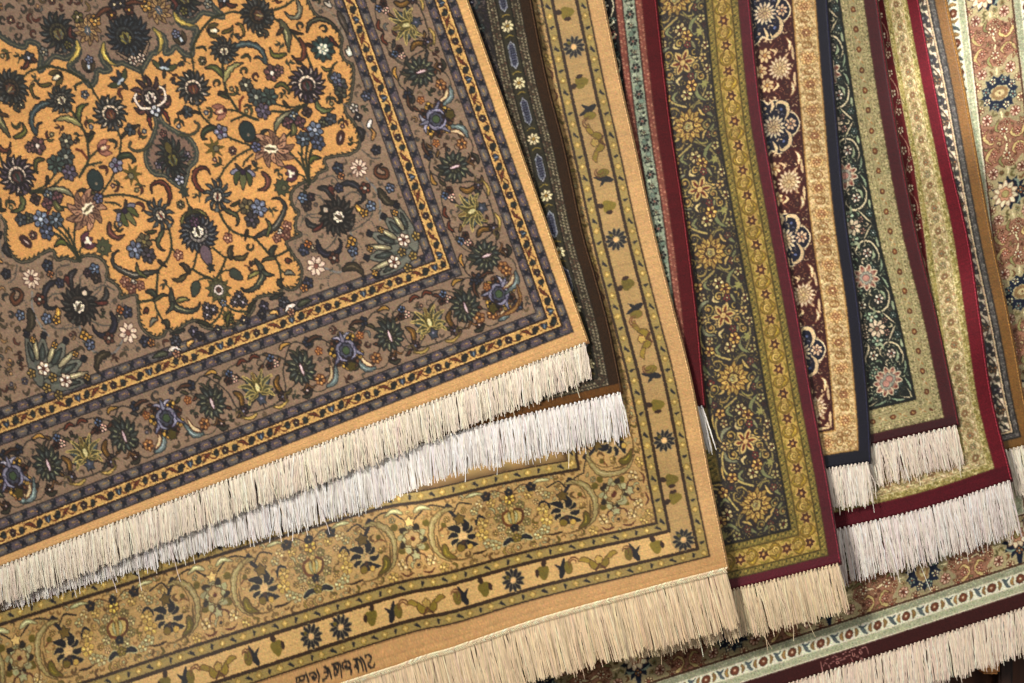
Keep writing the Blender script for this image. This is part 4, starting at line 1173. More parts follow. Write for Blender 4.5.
fill(r1.c, Pen(r1.c), OR, 2600, hook, 4.2, box=(100, 100, 645, 455))
fill(r1.c, Pen(r1.c), MBR, 3000, filler([(72, 68, 56), (120, 96, 60), (104, 58, 44)], [(150, 112, 70), (84, 92, 104), (104, 62, 52), (62, 62, 60)], (48, 42, 38), (200, 170, 130), .3), 4.6, .05, box=(100, 300, 560, 455))
fill(r1.c, Pen(r1.c), BR, 5200, filler([(92, 80, 58), (150, 116, 76), (104, 62, 48), (72, 70, 62), (108, 108, 100)], [(178, 132, 84), (84, 84, 100), (104, 66, 54)], (56, 46, 42), (200, 170, 140), .35), 3.8, .07, box=(4, 4, 645, 455))
fill(r1.c, Pen(r1.c), BR, 4000, hook, 3.6, .07, box=(4, 4, 645, 455))
fill(r1.c, Pen(r1.c), BR, 9000, filler([(104, 96, 82), (92, 76, 60), (122, 100, 72), (78, 76, 72)], [(120, 92, 66), (92, 88, 96)], (92, 76, 62), (170, 140, 110), .8), 2.5, .07, box=(4, 4, 645, 455))
r1.finish(.055, .018)
# ================================================================== RUG 2: dark, cartouche border
def r2_center():
    P = 58.0; W = 14
    c, p = tile(P, W, (66, 62, 46))
    for s in np.arange(0, P, 2.4):
        p.stroke([(s, 1.5 + rng.random() * 11), (s + 1.4, 1.5 + rng.random() * 11)], .3, (86, 80, 60), prof='c')
    s0 = 16
    hexa = [(s0 - 15, 7), (s0 - 12.5, 5.6), (s0 - 10, 3.2), (s0 + 10, 3.2), (s0 + 12.5, 5.6), (s0 + 15, 7), (s0 + 12.5, 8.4), (s0 + 10, 10.8), (s0 - 10, 10.8), (s0 - 12.5, 8.4)]
    p.poly(hexa, (158, 160, 166), (48, 46, 40), .7)
    p.poly([(s0 + (x - s0) * .86, 7 + (y - 7) * .74) for x, y in hexa], (44, 44, 62))
    for k in range(-4, 5):
        p.stroke([(s0 + k * 2.6, 4.2), (s0 + k * 2.6, 9.8)], .32, (112, 116, 136), prof='c')
    for t in (5.4, 7.2, 9.0):
        p.stroke([(s0 - 11, t), (s0 + 11, t)], .3, (112, 116, 136), prof='c')
    rosette(p, 45, 7, 6.6, 8, (210, 196, 156), (70, 60, 40), (176, 140, 72))
    for s in (34.5, 55.5):
        p.stroke([(s, 3), (s + 1.5, 7), (s, 11)], .5, (150, 128, 62), prof='c')
    hline(p, .3, .7, (38, 36, 30), P); hline(p, W - .3, .7, (38, 36, 30), P)
    return c


def r2_main():
    P = 110.0; W = 60
    c, p = tile(P, W, (50, 45, 45))
    for _ in range(420):
        x, y = rng.random() * P, rng.random() * W
        cc = [(86, 74, 84), (110, 98, 84), (72, 78, 78), (92, 80, 66), (64, 52, 64), (124, 112, 96)][rng.integers(6)]
        p.stroke([(x, y), (x + rng.normal(0, 2.4), y + rng.normal(0, 2.4)), (x + rng.normal(0, 3.5), y + rng.normal(0, 3.5))], .4, cc, prof='c')
    for s, t in ((20, 14), (75, 14), (48, 36), (100, 36), (20, 52), (75, 52)):
        for k in (9, 6, 3):
            p.rad(s, t, scal(k, 9), [(60, 52, 66), (104, 96, 92), (64, 78, 78)][k // 3 - 1], (40, 36, 40), .6)
        p.dot(s, t, 1.1, (176, 176, 186))
    for s, t in ((47, 10), (102, 10), (18, 32), (76, 34)):
        flower(p, s, t, 4.4, 6, (70, 84, 80), (36, 34, 34), (170, 160, 140))
    return c


r2 = Rug([(621, 392), (608, 328), (594, 276), (581, 230), (564, 150), (546, 80), (530, 0), (505, -140)],
         [(621, 392), (470, 428.5), (340, 471), (200, 507), (100, 535), (0, 564), (-80, 588)], 10, 9,
         [('guard_border', 10, fret(60, 10, (70, 62, 48), (176, 162, 132), (40, 36, 28), 3.2, .95, (120, 88, 70)), 0), ('guard_border', 14, r2_center(), 38), ('guard_border', 10, fret(60, 10, (70, 62, 48), (176, 162, 132), (40, 36, 28), 3.2, .95, (120, 88, 70)), 0),
          ('main_border', 60, r2_main(), 0)],
         640, 470, 7, wave=lambda x, y: 1.2 * np.sin((x + y) / 140.0 + 2))
r2.sheet((66, 40, 16), (120, 76, 30), (50, 46, 46))  # side edge darker than the end: its shade is put into the colour
r2.finish(.09, .03)

# ================================================================== RUG 3: gold and olive, camel selvedge
TAN = (190, 154, 98); IV = (196, 160, 104); GDL = (168, 144, 84); LN = (66, 40, 16); BK = (38, 36, 42); OL3 = (118, 102, 34); PG = (172, 168, 124); YL = (190, 158, 88)


def r3_guard():
    P = 44.0; W = 11
    c, p = tile(P, W, GDL)
    for k in range(2):
        s = 22 * k
        p.rad(s + 5.5, 5.5, scal(2.7, 4, .3), YL, (140, 110, 40), .5); p.dot(s + 5.5, 5.5, .8, (230, 204, 130))
        m = 1 if k else -1
        p.stroke([(s + 14.5 - m * 2, 3), (s + 16.5 + m * 1.5, 8)], 1.0, BK, prof='drop'); p.stroke([(s + 16.4, 5.6), (s + 16.5 + m * 3, 6.5)], .8, BK, prof='end'); p.stroke([(s + 16, 5), (s + 16 - m * .6, 8.6)], .7, BK, prof='end')
    hline(p, .7, 1.7, LN, P); hline(p, W - .7, 1.7, LN, P)
    return c


def r3_main():
    P = 206.0; W = 75
    c, p = tile(P, W, TAN)

    def half(p, m):
        # dark branch, pale big leaf, black palmette between ornate (0) and heart (103)
        vine(p, [(m * 6, 60), (m * 20, 70), (m * 34, 67), (m * 44, 58), (m * 52, 66), (m * 64, 62)], (60, 44, 30), .75)
        flower(p, m * 40, 64, 3.4, 4, BK, None, BK); leaf(p, [(m * 40, 62), (m * 46, 54), (m * 50, 48)], 1.5, BK, None)
        leaf(p, [(m * 46, 62), (m * 36, 62), (m * 24, 54), (m * 19, 38), (m * 23, 20), (m * 34, 10)], 2.5, (172, 154, 100), (110, 84, 46), 7, (192, 176, 128)); leaf(p, [(m * 43, 66), (m * 33, 58), (m * 27, 44), (m * 28, 26)], .5, (120, 96, 54), None)
        leaf(p, [(m * 24, 40), (m * 26, 24), (m * 36, 12), (m * 52, 9), (m * 62, 14)], 1.2, (120, 92, 50), None)
        leaf(p, [(m * 30, 28), (m * 31, 18), (m * 40, 12)], 3.0, OL3, (90, 60, 30)); leaf(p, [(m * 27, 42), (m * 33, 46), (m * 39, 43)], .9, (130, 80, 44), None)
        q = p.sub(m * 50, 34)
        q.rad(0, 0, 1, (208, 172, 118), BK, .3, ax=5.0, ay=8.4)
        for a in (-150, -105, -60, -25, 30, 70, 110, 150, 180):
            w = math.radians(a)
            g = 1 + .22 * math.sin(a * 1.7)
            q.stroke([(5 * math.sin(w), -2 + 6 * math.cos(w)), (11 * math.sin(w), -2 + 11 * math.cos(w)), (16.5 * g * math.sin(w + .3 * g), -2 + 16.5 * g * math.cos(w + .3 * g))], 2.8 * g, BK, (190, 166, 112), .7, 'drop')
        q.rad(0, 16, spiky(6.5, 5, .4), (124, 98, 42), BK, .7); q.rad(4, -13, 3.6, (136, 112, 40), (92, 62, 30), .6); q.dot(-5, -14, 2.6, (204, 168, 84), (130, 96, 50))
        q.dot(0, -8, 2, (92, 64, 44), BK)
        leaf(p, [(m * 56, 12), (m * 66, 11), (m * 76, 13)], 1.0, LN, None)
        for s, t, r, cc in ((72, 40, 6, YL), (70, 28, 6.5, (200, 166, 88)), (74, 18, 5, PG), (81, 14, 5, PG), (66, 54, 4.2, PG), (72, 60, 4.6, (206, 180, 130)), (84, 58, 4.6, YL), (14, 16, 5.5, (206, 180, 130)), (26, 6, 5, YL), (90, 66, 4, PG)):
            flower(p, m * s, t, r, 5, cc, (128, 98, 54), (220, 190, 120), .5)
        p.stroke([(m * 66, 44), (m * 70, 48), (m * 76, 44)], 1.3, BK, prof='both'); p.stroke([(m * 66, 44), (m * 65, 38)], 1.3, BK, prof='end')
        flower(p, m * 80, 66, 4.4, 5, BK, None, (170, 140, 80)); p.dot(m * 12, 30, 4, OL3); p.dot(m * 16, 54, 3.6, OL3); p.dot(m * 33, 48, 2.6, OL3)
        leaf(p, [(m * 88, 12), (m * 96, 16), (m * 102, 12)], 2.2, BK, PG); leaf(p, [(m * 4, 6), (m * 12, 4), (m * 18, 9)], 1.0, (110, 60, 36), None); vine(p, [(m * 76, 62), (m * 86, 70), (m * 96, 66), (m * 103, 60)], (96, 62, 36), .5)
        vine(p, [(m * 14, 12), (m * 18, 22), (m * 14, 34)], (110, 80, 44), .5); leaf(p, [(m * 6, 66), (m * 14, 70), (m * 24, 66)], 1.8, PG, (120, 100, 60)); leaf(p, [(m * 60, 70), (m * 70, 71), (m * 78, 69)], 1.4, PG, (120, 100, 60))
        p.stroke([(m * 30, 70), (m * 33, 60), (m * 30, 56)], .5, (130, 110, 60), prof='c')
    for s, m in ((0, 1), (P, -1)):
        half(p.sub(s, 0), m)
    # ornate flower (0)
    q = p.sub(0, 40)
    for a in range(0, 360, 36):
        w = math.radians(a)
        q.stroke([(8 * math.sin(w), 9 * math.cos(w)), (15 * math.sin(w + .2), 16 * math.cos(w + .2))], 3.2, (60, 48, 34) if a % 72 else PG, (150, 120, 66), .7, 'drop')
    q.rad(0, 0, spiky(11, 8, .2), PG, (92, 66, 34), .8); q.rad(0, 0, scal(7.4, 6), (204, 170, 114), (110, 76, 36), 1.0, ay=1.15); q.dot(0, 0, 2, (110, 52, 34), (150, 110, 60))
    q.rad(0, 17, spiky(5.6, 5, .4), (214, 182, 116), (92, 60, 34), .8); q.rad(0, -17, spiky(5.6, 5, .4), PG, (92, 60, 34), .8)
    for sx in (-1, 1):
        q.stroke([(0, -14), (sx * 9, -18), (sx * 10, -27)], .9, (110, 66, 40), prof='both')
    # heart flower (103)
    q = p.sub(103, 38)
    for a in range(0, 360, 40):
        w = math.radians(a)
        flower(q, 15 * math.sin(w), 15 * math.cos(w), 4.4, 5, (176, 164, 116) if a % 80 else (150, 136, 80), (110, 88, 50), (200, 180, 130), .5)
    q.rad(0, 0, spiky(12, 7, .2), (198, 168, 100), (120, 90, 50), .6)
    for sx in (-1, 1):
        q.stroke([(0, -9), (sx * 8, -5), (sx * 10, 4), (sx * 4, 8), (sx * 2, 4)], 1.3, (120, 70, 36), None, prof='c')
        q.stroke([(0, -8), (sx * 3.4, 0), (sx * 3, 7)], 1.4, PG, OL3, .5)
    def tendril(q, r):
        cc = [(104, 74, 36), (122, 92, 46), (84, 60, 32)][rng.integers(3)]
        curl(q.sub(0, -r), r, cc, None, .55, 1.15); leaf(q, [(-r * .6, -r), (r * .3, -r * 1.1), (r, -r * .3)], .9, [PG, (150, 126, 58), (176, 150, 88)][rng.integers(3)], (96, 72, 38), ow=.5)
        q.rad(0, r * .1, scal(r * .3, 5), [YL, PG, (60, 48, 40)][rng.integers(3)], (104, 76, 40), .5)
    fill(c, p, TAN, 700, tendril, 5.0, .06)
    fill(c, p, TAN, 900, filler([PG, OL3, (150, 120, 60), (120, 84, 44)], [YL, PG, (196, 166, 96), (206, 180, 130)], (112, 84, 46), (214, 184, 116), .45), 3.6, .06)
    fill(c, p, TAN, 2200, filler([(150, 112, 60), PG, (110, 84, 42), (186, 172, 116)], [YL, PG, (206, 180, 130)], (140, 106, 60), (214, 184, 116), .75), 2.3, .06)
    q.stroke([(0, -8), (0, 8)], 1.4, YL, OL3, .5); flower(q, 0, -11, 3.2, 5, BK, None, (150, 130, 70)); flower(q, 0, 20, 5.4, 6, (206, 170, 80), (110, 80, 40), (120, 90, 44)); flower(q, 0, -22, 4, 5, (150, 130, 50), (100, 80, 40)); flower(q, 0, 27, 3.4, 5, BK, None, (170, 140, 80))
    hline(p, .4, 1.0, LN, P); hline(p, W - .6, 1.6, LN, P)
    return c


r3 = Rug([(727, 568), (709, 480), (690, 380), (671, 305), (652, 230), (634.5, 150), (618.5, 80), (602, 0), (575, -130)],
         [(727, 568), (659, 585), (544, 613), (460, 638), (404, 651), (261, 697), (104, 750), (-80, 812)], 14, 15,
         [('guard_border', 11, r3_guard(), 0), ('guard_border', 24, None, 0), ('guard_border', 11, r3_guard(), 8), ('main_border', 66, r3_main(), 83), ('guard_border#2', 11, r3_guard(), 4)],
         800, 640, 18, vs=lambda u: 1.0 + np.interp(u, [60, 330, 550, 800], [0, .15, .21, .24]), extra=lambda u: np.interp(u, [60, 270, 340, 800], [0, 7, 13, 14]),
         wave=lambda x, y: 3.3 * np.sin((x * .9 + y * 1.0) / 50.0 - .6) * np.clip((y - 380) / 130.0, 0, 1) + 1.0 * np.sin(y / 85.0))
c3 = r3.sheet((200, 158, 106), (198, 154, 102), TAN)
m3 = lambda a, b: None
for pen in (r3.pB, r3.pR):
    pen.stroke([(23, 23), (1200, 23)], 12.0, IV, prof='c')
# redo the corner squares and guards that the wide ivory stroke must not cover
for pen in (r3.pB, r3.pR):
    for t in (10.4, 11.8, 34.2, 35.6):
        a = t + .2
        pen.stroke([(a, t), (900, t)], .75, LN, prof='c')


def leafpair(p, m=1):
    p.rad(0, 0, lambda th: 5.4 * (1 - .14 * np.cos(3 * th)), (134, 116, 40), None, ax=.95, ay=1.05)
    p.stroke([(-m * 5.5, -2.5), (-m * 5, 3.5)], 1.7, (70, 40, 24), None, prof='both'); p.stroke([(m * 1, 5), (m * 3, 9)], 2.2, (70, 42, 24), None, prof='both')


def birdleaf(p, m=1):
    p.stroke([(m * 4, -8), (m * 1, -1), (-m * 2, 8)], 2.6, BK, None, prof='drop'); p.stroke([(m * 3, 0), (m * 7, 4)], 1.5, BK, None, prof='end')
    p.rad(-m * 4, -1, 1, (136, 118, 44), (110, 76, 40), .2, ax=3.4, ay=5.2)
    curl(p.sub(-m * 8, -4, 20, 1, m < 0), 6.4, (122, 74, 44), None, .6, .8); curl(p.sub(-m * 8, -2, 20, 1, m < 0), 4, (122, 74, 44), None, .55, .8)


def cluster3(p):
    for sx in (-1, 1):
        p.stroke([(0, -5), (sx * 5, -4), (sx * 8, 2)], 2.7, (150, 126, 44), (100, 70, 32), .6, 'drop'); p.stroke([(sx * 8, 0), (sx * 13, 3), (sx * 17, 2)], 1.9, (160, 134, 54), (110, 76, 40), .5, 'drop')
        p.stroke([(0, -4), (sx * 4, -8)], .8, (110, 66, 40), prof='c')
    p.rad(0, 0, scal(3.4, 5), (190, 158, 84), (110, 70, 36), .6)


def rose12(p):
    rosette(p.sub(0, 0, 0, 1.12), 0, 0, 10, 12, BK, (150, 134, 100), (214, 172, 118)); p.dot(0, 0, 2.6, (214, 172, 118)); p.dot(5, 4, 1.8, OL3)


ivR = [('r', 23), ('l', 66, -1), ('l', 84, 1), ('r', 124), ('l', 160, 1), ('b', 192, 1), ('c', 228), ('b', 258, -1), ('l', 285, -1), ('r', 331), ('l', 365, 1), ('b', 394, 1), ('c', 430), ('b', 462, -1), ('l', 492, -1), ('r', 528), ('l', 563, 1), ('b', 592, 1)]
ivB = [('l', 51, 1), ('b', 75, 1), ('c', 110), ('b', 146, -1), ('l', 167, -1), ('r', 198), ('l', 228, 1), ('b', 252, 1), ('c', 288), ('b', 322, -1), ('l', 345, -1), ('r', 377), ('r', 408), ('l', 444, 1), ('b', 470, 1), ('c', 506), ('b', 540, -1), ('l', 562, -1), ('r', 600), ('l', 640, 1)]
for pen, L in ((r3.pR, ivR), (r3.pB, ivB)):
    for it in L:
        q = pen.sub(it[1], 23, 0, 1.16 if it[0] != 'r' else 1)
        {'r': lambda: rose12(q), 'l': lambda: leafpair(q, it[2]), 'b': lambda: birdleaf(q, -it[2]), 'c': lambda: cluster3(q)}[it[0]]()


def script(rg, strokes, org, sca, w, col):
    p = Pen(rg.c)
    for s_ in strokes:
        pts = [(org[0] + x / sca, org[1] + y / sca) for x, y in s_]
        if len(pts) == 1:
            pts = [pts[0], (pts[0][0] + .8, pts[0][1] + .5)]
        p.stroke(rg.inv(catmull(pts, .5)), w, col, prof='c', raw=True)


script(r3, [[(820, 190), (850, 172), (882, 195), (872, 240), (852, 275), (875, 302), (905, 298), (918, 268)],
            [(700, 215), (735, 232), (722, 280), (712, 300)], [(735, 232), (748, 290), (752, 345)], [(728, 208), (775, 240), (792, 290), (802, 335)], [(770, 195), (806, 240), (835, 335)], [(722, 290), (750, 320)],
            [(592, 262), (612, 240), (655, 245), (670, 285), (640, 312), (614, 296), (632, 274)], [(655, 305), (682, 338), (676, 368)], [(590, 262), (585, 290), (600, 315)],
            [(480, 272), (545, 258)], [(500, 272), (502, 325)], [(545, 262), (548, 318), (530, 330), (520, 300)], [(560, 258), (572, 320), (580, 392)], [(505, 352), (515, 388), (542, 352)], [(520, 300), (505, 320)],
            [(400, 298), (442, 312), (462, 360), (476, 412)], [(430, 330), (440, 375), (412, 420), (386, 436)], [(400, 352), (440, 340)],
            [(250, 372), (288, 352), (322, 388), (302, 422), (276, 405), (294, 388)], [(325, 330), (348, 380), (346, 452)], [(215, 368), (232, 410), (242, 456)],
            [(116, 412), (160, 392), (204, 380)], [(150, 402), (150, 432), (138, 470)], [(160, 442), (188, 430), (200, 402)], [(118, 416), (120, 460)]],
       (285, 638), 10.24, .72, (34, 30, 30))
r3.finish(.05, .02)

# ================================================================== RUG 4: aqua guard, pink and maroon
def r4_main():
    P = 60.0; W = 40
    c, p = tile(P, W, (34, 30, 30))
    t = np.linspace(0, P, 60)
    p.stroke(np.stack([t, 9 + 7 * np.sin(2 * np.pi * t / P)], -1), .75, (206, 196, 164), prof='c', raw=True)
    p.stroke(np.stack([t, 26 - 7 * np.sin(2 * np.pi * t / P)], -1), .75, (206, 196, 164), prof='c', raw=True)
    for s, tt, r, cc in ((15, 6, 4.5, (170, 108, 92)), (45, 12, 5, (200, 190, 160)), (30, 4, 3, (120, 146, 130)), (2, 13, 3.4, (206, 190, 160)), (30, 17, 4, (140, 80, 76)), (56, 4, 2.6, (120, 146, 130)), (15, 26, 6, (200, 180, 150)), (45, 28, 5, (170, 108, 92))):
        flower(p, s, tt, r, 6, cc, (30, 26, 26), (90, 60, 50))
    for s, m in ((10, 1), (40, -1), (24, 1), (52, -1)):
        leaf(p, [(s, 12), (s + 4, 8 - m * 4), (s + 8, 10 - m * 5)], 1.2, (206, 196, 164), None)
    fill(c, p, (34, 30, 30), 900, filler([(206, 196, 164), (130, 150, 136)], [(176, 116, 98), (200, 190, 160)], (30, 26, 26), (90, 50, 44), .6), 2.4, .05)
    return c


def r4_aqua():
    P = 54.0; W = 13
    c, p = tile(P, W, (152, 160, 138))
    for s in np.arange(2, P, 4.5):
        p.rad(s, 6.5 + 2.5 * math.sin(s), scal(2.6, 5), (172, 178, 152) if int(s) % 2 else (126, 144, 126), (84, 92, 80), .5)
    for s, r in ((4, 3.6), (31, 3.6)):
        rosette(p, s, 6.5, r + 1, 6, (44, 42, 44), (140, 150, 130), (150, 90, 80))
    for s in (17, 44):
        p.stroke([(s, 2), (s + .6, 6.5), (s, 11)], 1.0, (52, 52, 50), prof='both'); p.dot(s - 5, 4, 1.4, (60, 62, 58)); p.dot(s + 5, 9, 1.3, (60, 62, 58))
        flower(p, s + 3, 6.5, 2.4, 5, (186, 184, 150), (90, 92, 80), (160, 110, 90), .4)
    hline(p, .4, .8, (70, 60, 54), P); hline(p, W - .4, .8, (70, 60, 54), P)
    return c


PK4 = fret(44, 7, (152, 88, 74), (196, 146, 118), (116, 60, 50), 4.2, .6)
r4 = Rug([(704, 406), (695, 310), (683, 214), (668, 114), (655, 0), (640, -140)], [(704, 406), (680, 410), (620, 424), (560, 440)], 13, 7,
         [('guard_border', 7, PK4, 0), ('guard_border', 13, r4_aqua(), 10), ('guard_border', 7, PK4, 0), ('main_border', 40, r4_main(), 0)], 110, 520, 27,
         wave=lambda x, y: 1.6 * np.sin(y / 60.0))
r4.sheet((112, 22, 30), (104, 24, 30), (40, 34, 34)); r4.finish(.06, .03)

# ================================================================== RUG 5: charcoal and gold flowers, yellow border
CH = (64, 55, 52); G5 = (186, 158, 90); C5 = (198, 178, 122); R5c = (112, 42, 30); SG = (140, 142, 96)


def r5_guard(P=24.0):
    W = 7
    c, p = tile(P, W, (142, 122, 60))
    for k in range(6):
        s = P * (k + .5) / 6
        p.dot(s, 3.5 + .9 * (-1) ** k, 1.15, (56, 60, 24)); p.stroke([(s - 1.4, 5.4), (s + .4, 2)], .4, (196, 172, 88), prof='c')
    hline(p, .4, .9, (88, 74, 30), P); hline(p, W - .4, .9, (88, 74, 30), P)
    return c


def r5_gold():
    P = 48.0; W = 19
    c, p = tile(P, W, (186, 156, 82))
    for s, m in ((0, 1), (24, -1)):
        p.rad(s + 6, 9.5, spiky(6.0, 6, .42), (100, 54, 34), (212, 178, 104), 1.0); p.dot(s + 6, 9.5, 1.5, (196, 150, 84)); p.dot(s + 6, 11.8, .7, (80, 74, 70))
        for q in (-1, 1):
            leaf(p, [(s + 12, 9.5), (s + 18, 9.5 + q * m * 6), (s + 24, 9.5 + q * m * 3)], 1.5, (156, 128, 48), (130, 100, 40)); leaf(p, [(s + 1, 9.5 + q * 6), (s + 6, 9.5 + q * 8), (s + 12, 9.5 + q * 6)], 1.2, (148, 128, 54), None)
        curl(p.sub(s + 18, 6, 0, 1, m < 0), 4.2, (212, 180, 108), (136, 108, 48), .7, 1.0); p.dot(s + 18, 9.5 + m * 5, 1.1, (130, 110, 48)); curl(p.sub(s + 6, 15, 120, 1, m > 0), 2.6, (150, 128, 56), None, .6, .9)
    hline(p, .4, 1, (124, 100, 40), P); hline(p, W - .4, 1, (124, 100, 40), P)
    return c


def goldpalm(p, k=1.0):
    q = p.sub(0, 0, 0, k)
    for row, (r0, r1_, w, cc) in enumerate(((8, 19, 2.7, (176, 146, 78)), (6, 15, 2.2, (196, 164, 92)))):
        for i in range(11):
            a = 2 * np.pi * (i + .5 * row) / 11
            q.stroke([(r0 * math.sin(a), r0 * math.cos(a)), (r1_ * math.sin(a + .1), r1_ * math.cos(a + .1))], w, cc, (84, 52, 30), .7, 'drop'); q.stroke([((r0 + 2) * math.sin(a), (r0 + 2) * math.cos(a)), ((r1_ - 4) * math.sin(a), (r1_ - 4) * math.cos(a))], .6, (128, 70, 38))
    q.rad(0, 0, spiky(8.2, 7, .25), (110, 62, 38), (60, 44, 32), .7); q.rad(0, 0, scal(6, 5), (180, 158, 96), (92, 56, 34), .8); q.rad(0, 1, 2.8, (164, 160, 112), (110, 84, 46), .6); q.dot(0, 0, 1, (110, 60, 40))
    for m in (-1, 1):
        q.stroke([(m * 15, 6), (m * 22, 12), (m * 22, 19), (m * 17, 18)], 1.1, (176, 150, 84), CH, .5, 'both'); q.stroke([(m * 15, -6), (m * 22, -12), (m * 22, -19), (m * 17, -18)], 1.1, (160, 146, 84), CH, .5, 'both')


def redstar(p):
    for i in range(6):
        a = 2 * np.pi * i / 6
        p.stroke([(3 * math.sin(a), 3 * math.cos(a)), (15 * math.sin(a), 15 * math.cos(a))], 3.8, (192, 166, 104), CH, .8, 'drop'); p.stroke([(2 * math.sin(a), 2 * math.cos(a)), (12 * math.sin(a), 12 * math.cos(a))], 1.5, (122, 50, 34), (214, 186, 120), .5)
    p.dot(0, 0, 3.4, (200, 170, 110), R5c)


def r5_main():
    P = 122.0; W = 60
    c, p = tile(P, W, CH)
    A = lambda pts, w=1.2, cc=SG: p.stroke(pts, w, cc, CH, .5, 'both')
    for m, o in ((1, 0), (-1, P)):
        S_ = lambda s: o + m * s
        # spiral stems and sage leaves
        vine(p, [(S_(18), 30), (S_(26), 44), (S_(38), 55), (S_(54), 54), (S_(60), 44)], (178, 158, 96), 1.0); vine(p, [(S_(16), 26), (S_(26), 12), (S_(42), 5), (S_(58), 10)], (170, 152, 92), .9)
        A([(S_(20), 8), (S_(26), 16), (S_(34), 18), (S_(38), 12)], 1.7); A([(S_(8), 52), (S_(16), 57), (S_(22), 52)], 1.7); A([(S_(44), 40), (S_(48), 50), (S_(56), 52)], 1.6, (150, 150, 116)); A([(S_(3), 4), (S_(10), 9), (S_(16), 5)], 1.7)
        A([(S_(40), 26), (S_(44), 18), (S_(52), 14)], 1.4, (160, 156, 108)); A([(S_(24), 38), (S_(30), 42), (S_(36), 36)], 1.4); A([(S_(48), 30), (S_(45), 36), (S_(40), 34)], 1.2, C5); A([(S_(28), 56), (S_(36), 58), (S_(44), 57)], 1.1, (190, 160, 90))
        flower(p, S_(30), 28, 5.6, 6, C5, (60, 36, 32), R5c); flower(p, S_(37), 22, 5.2, 6, (206, 164, 90), (70, 40, 34), R5c); flower(p, S_(30), 49, 4.8, 5, (206, 164, 90), (70, 40, 34), R5c); flower(p, S_(40), 47, 3.8, 5, C5, (60, 40, 36), (150, 100, 60)); flower(p, S_(24), 6, 4, 5, (180, 166, 110), (60, 50, 40), R5c); flower(p, S_(50), 4, 4.2, 5, C5, (60, 40, 36), R5c); flower(p, S_(12), 10, 3.4, 5, (140, 80, 60), CH, C5)
        flower(p, S_(46), 22, 3.4, 5, (150, 60, 50), CH, C5); flower(p, S_(20), 53, 3, 5, (140, 64, 60), CH, C5); flower(p, S_(8), 58, 3.5, 4, (196, 176, 120), CH, R5c); p.rad(S_(36), 9, spiky(5, 6, .5), (156, 150, 90), CH, .5); p.rad(S_(54), 36, spiky(4, 5, .5), (200, 170, 100), CH, .5)
        A([(S_(12), 48), (S_(10), 42), (S_(4), 46)], 1.2, (196, 168, 100)); A([(S_(16), 18), (S_(10), 16), (S_(6), 12)], 1.2, (196, 168, 100)); A([(S_(52), 24), (S_(58), 20), (S_(60), 12)], 1.2, (196, 168, 100))
    goldpalm(p.sub(0, 30), .86); goldpalm(p.sub(P, 30), .86); redstar(p.sub(P / 2, 29, 0, .84)); flower(p, 0, 53, 4, 4, (130, 50, 40), CH, C5); flower(p, 61, 50, 4, 5, (206, 176, 110), CH, R5c); flower(p, 61, 8, 4, 5, (206, 176, 110), CH, R5c)
    ff = filler([(146, 136, 82), (180, 154, 84), (156, 134, 72), (192, 168, 104)], [G5, (176, 142, 76), (136, 62, 44), (180, 150, 84)], (44, 38, 38), (112, 50, 34), .72)
    def scroll(q, r):
        cc = [(170, 146, 80), (184, 158, 92), (148, 136, 84)][rng.integers(3)]
        curl(q.sub(0, -r * .8), r, cc, (40, 34, 34), .95, 1.1); q.stroke([(-r * .2, -r * .8), (r * .7, -r * .9), (r * 1.15, -r * .2)], .9, cc, (40, 34, 34), .4, 'drop')
        q.rad(0, r * .15, scal(r * .34, 5), (190, 156, 88), (96, 50, 34), .5)
    fill(c, p, CH, 2600, scroll, 5.2, .05); fill(c, p, CH, 2600, scroll, 4.0, .05); fill(c, p, CH, 1500, ff, 3.6, .05); fill(c, p, CH, 3000, ff, 2.6, .05); fill(c, p, CH, 4000, ff, 1.7, .05)
    hline(p, .6, 1.4, (36, 32, 30), P); hline(p, W - .6, 1.4, (36, 32, 30), P)
    return c


G5t = r5_guard()
r5 = Rug([(840, 563), (826, 480), (810, 395), (796, 314), (780, 228), (760, 114), (748, 0), (735, -140)], [(840, 563), (768, 581), (733, 589), (650, 607), (560, 630)], 10, 10,
         [('guard_border', 7, G5t, 0), ('guard_border', 19, r5_gold(), 10), ('guard_border', 7, G5t, 4), ('main_border', 60, r5_main(), 64), ('guard_border#2', 12, r5_guard(), 0)], 240, 680, 35,
         vs=lambda u: 1.05 + 0 * u, wave=lambda x, y: 2.0 * np.sin((y + .4 * x) / 95.0 + .5))
r5.sheet((116, 26, 42), (122, 28, 48), CH); r5.finish(.06, .03)

# ================================================================== RUG 6: burgundy, navy medallions, beige border, navy edge
BU = (92, 28, 26); N6 = (30, 32, 60); C6 = (214, 186, 142)


def r6_beige():
    P = 52.0; W = 20
    c, p = tile(P, W, (212, 184, 134))
    for _ in range(220):
        x, y = rng.random() * P, 2.5 + rng.random() * (W - 5)
        a = rng.random() * 6.3
        p.stroke([(x, y), (x + 1.7 * math.cos(a), y + 1.7 * math.sin(a)), (x + 2.8 * math.cos(a + 1), y + 2.8 * math.sin(a + 1))], .36, [(158, 122, 74), (226, 204, 158), (172, 138, 92)][rng.integers(3)], prof='c')
    for s, cc in ((6, (186, 138, 100)), (32, (196, 156, 112))):
        p.rad(s, 10, spiky(6.4, 8, .3), (224, 190, 132), (156, 104, 54), .6); flower(p, s, 10, 3.6, 6, cc, (150, 96, 54), (230, 200, 150), .5)
        curl(p.sub(s + 13, 6, 0), 4.5, (160, 108, 54), None, .55, 1.1); curl(p.sub(s + 13, 14, 180), 4.5, (160, 108, 54), None, .55, 1.1)
    for t in (1.2, W - 1.2):
        hline(p, t, .7, (176, 128, 66), P)
    hline(p, .2, .8, (120, 84, 40), P); hline(p, W - .2, .8, (120, 84, 40), P)
    return c


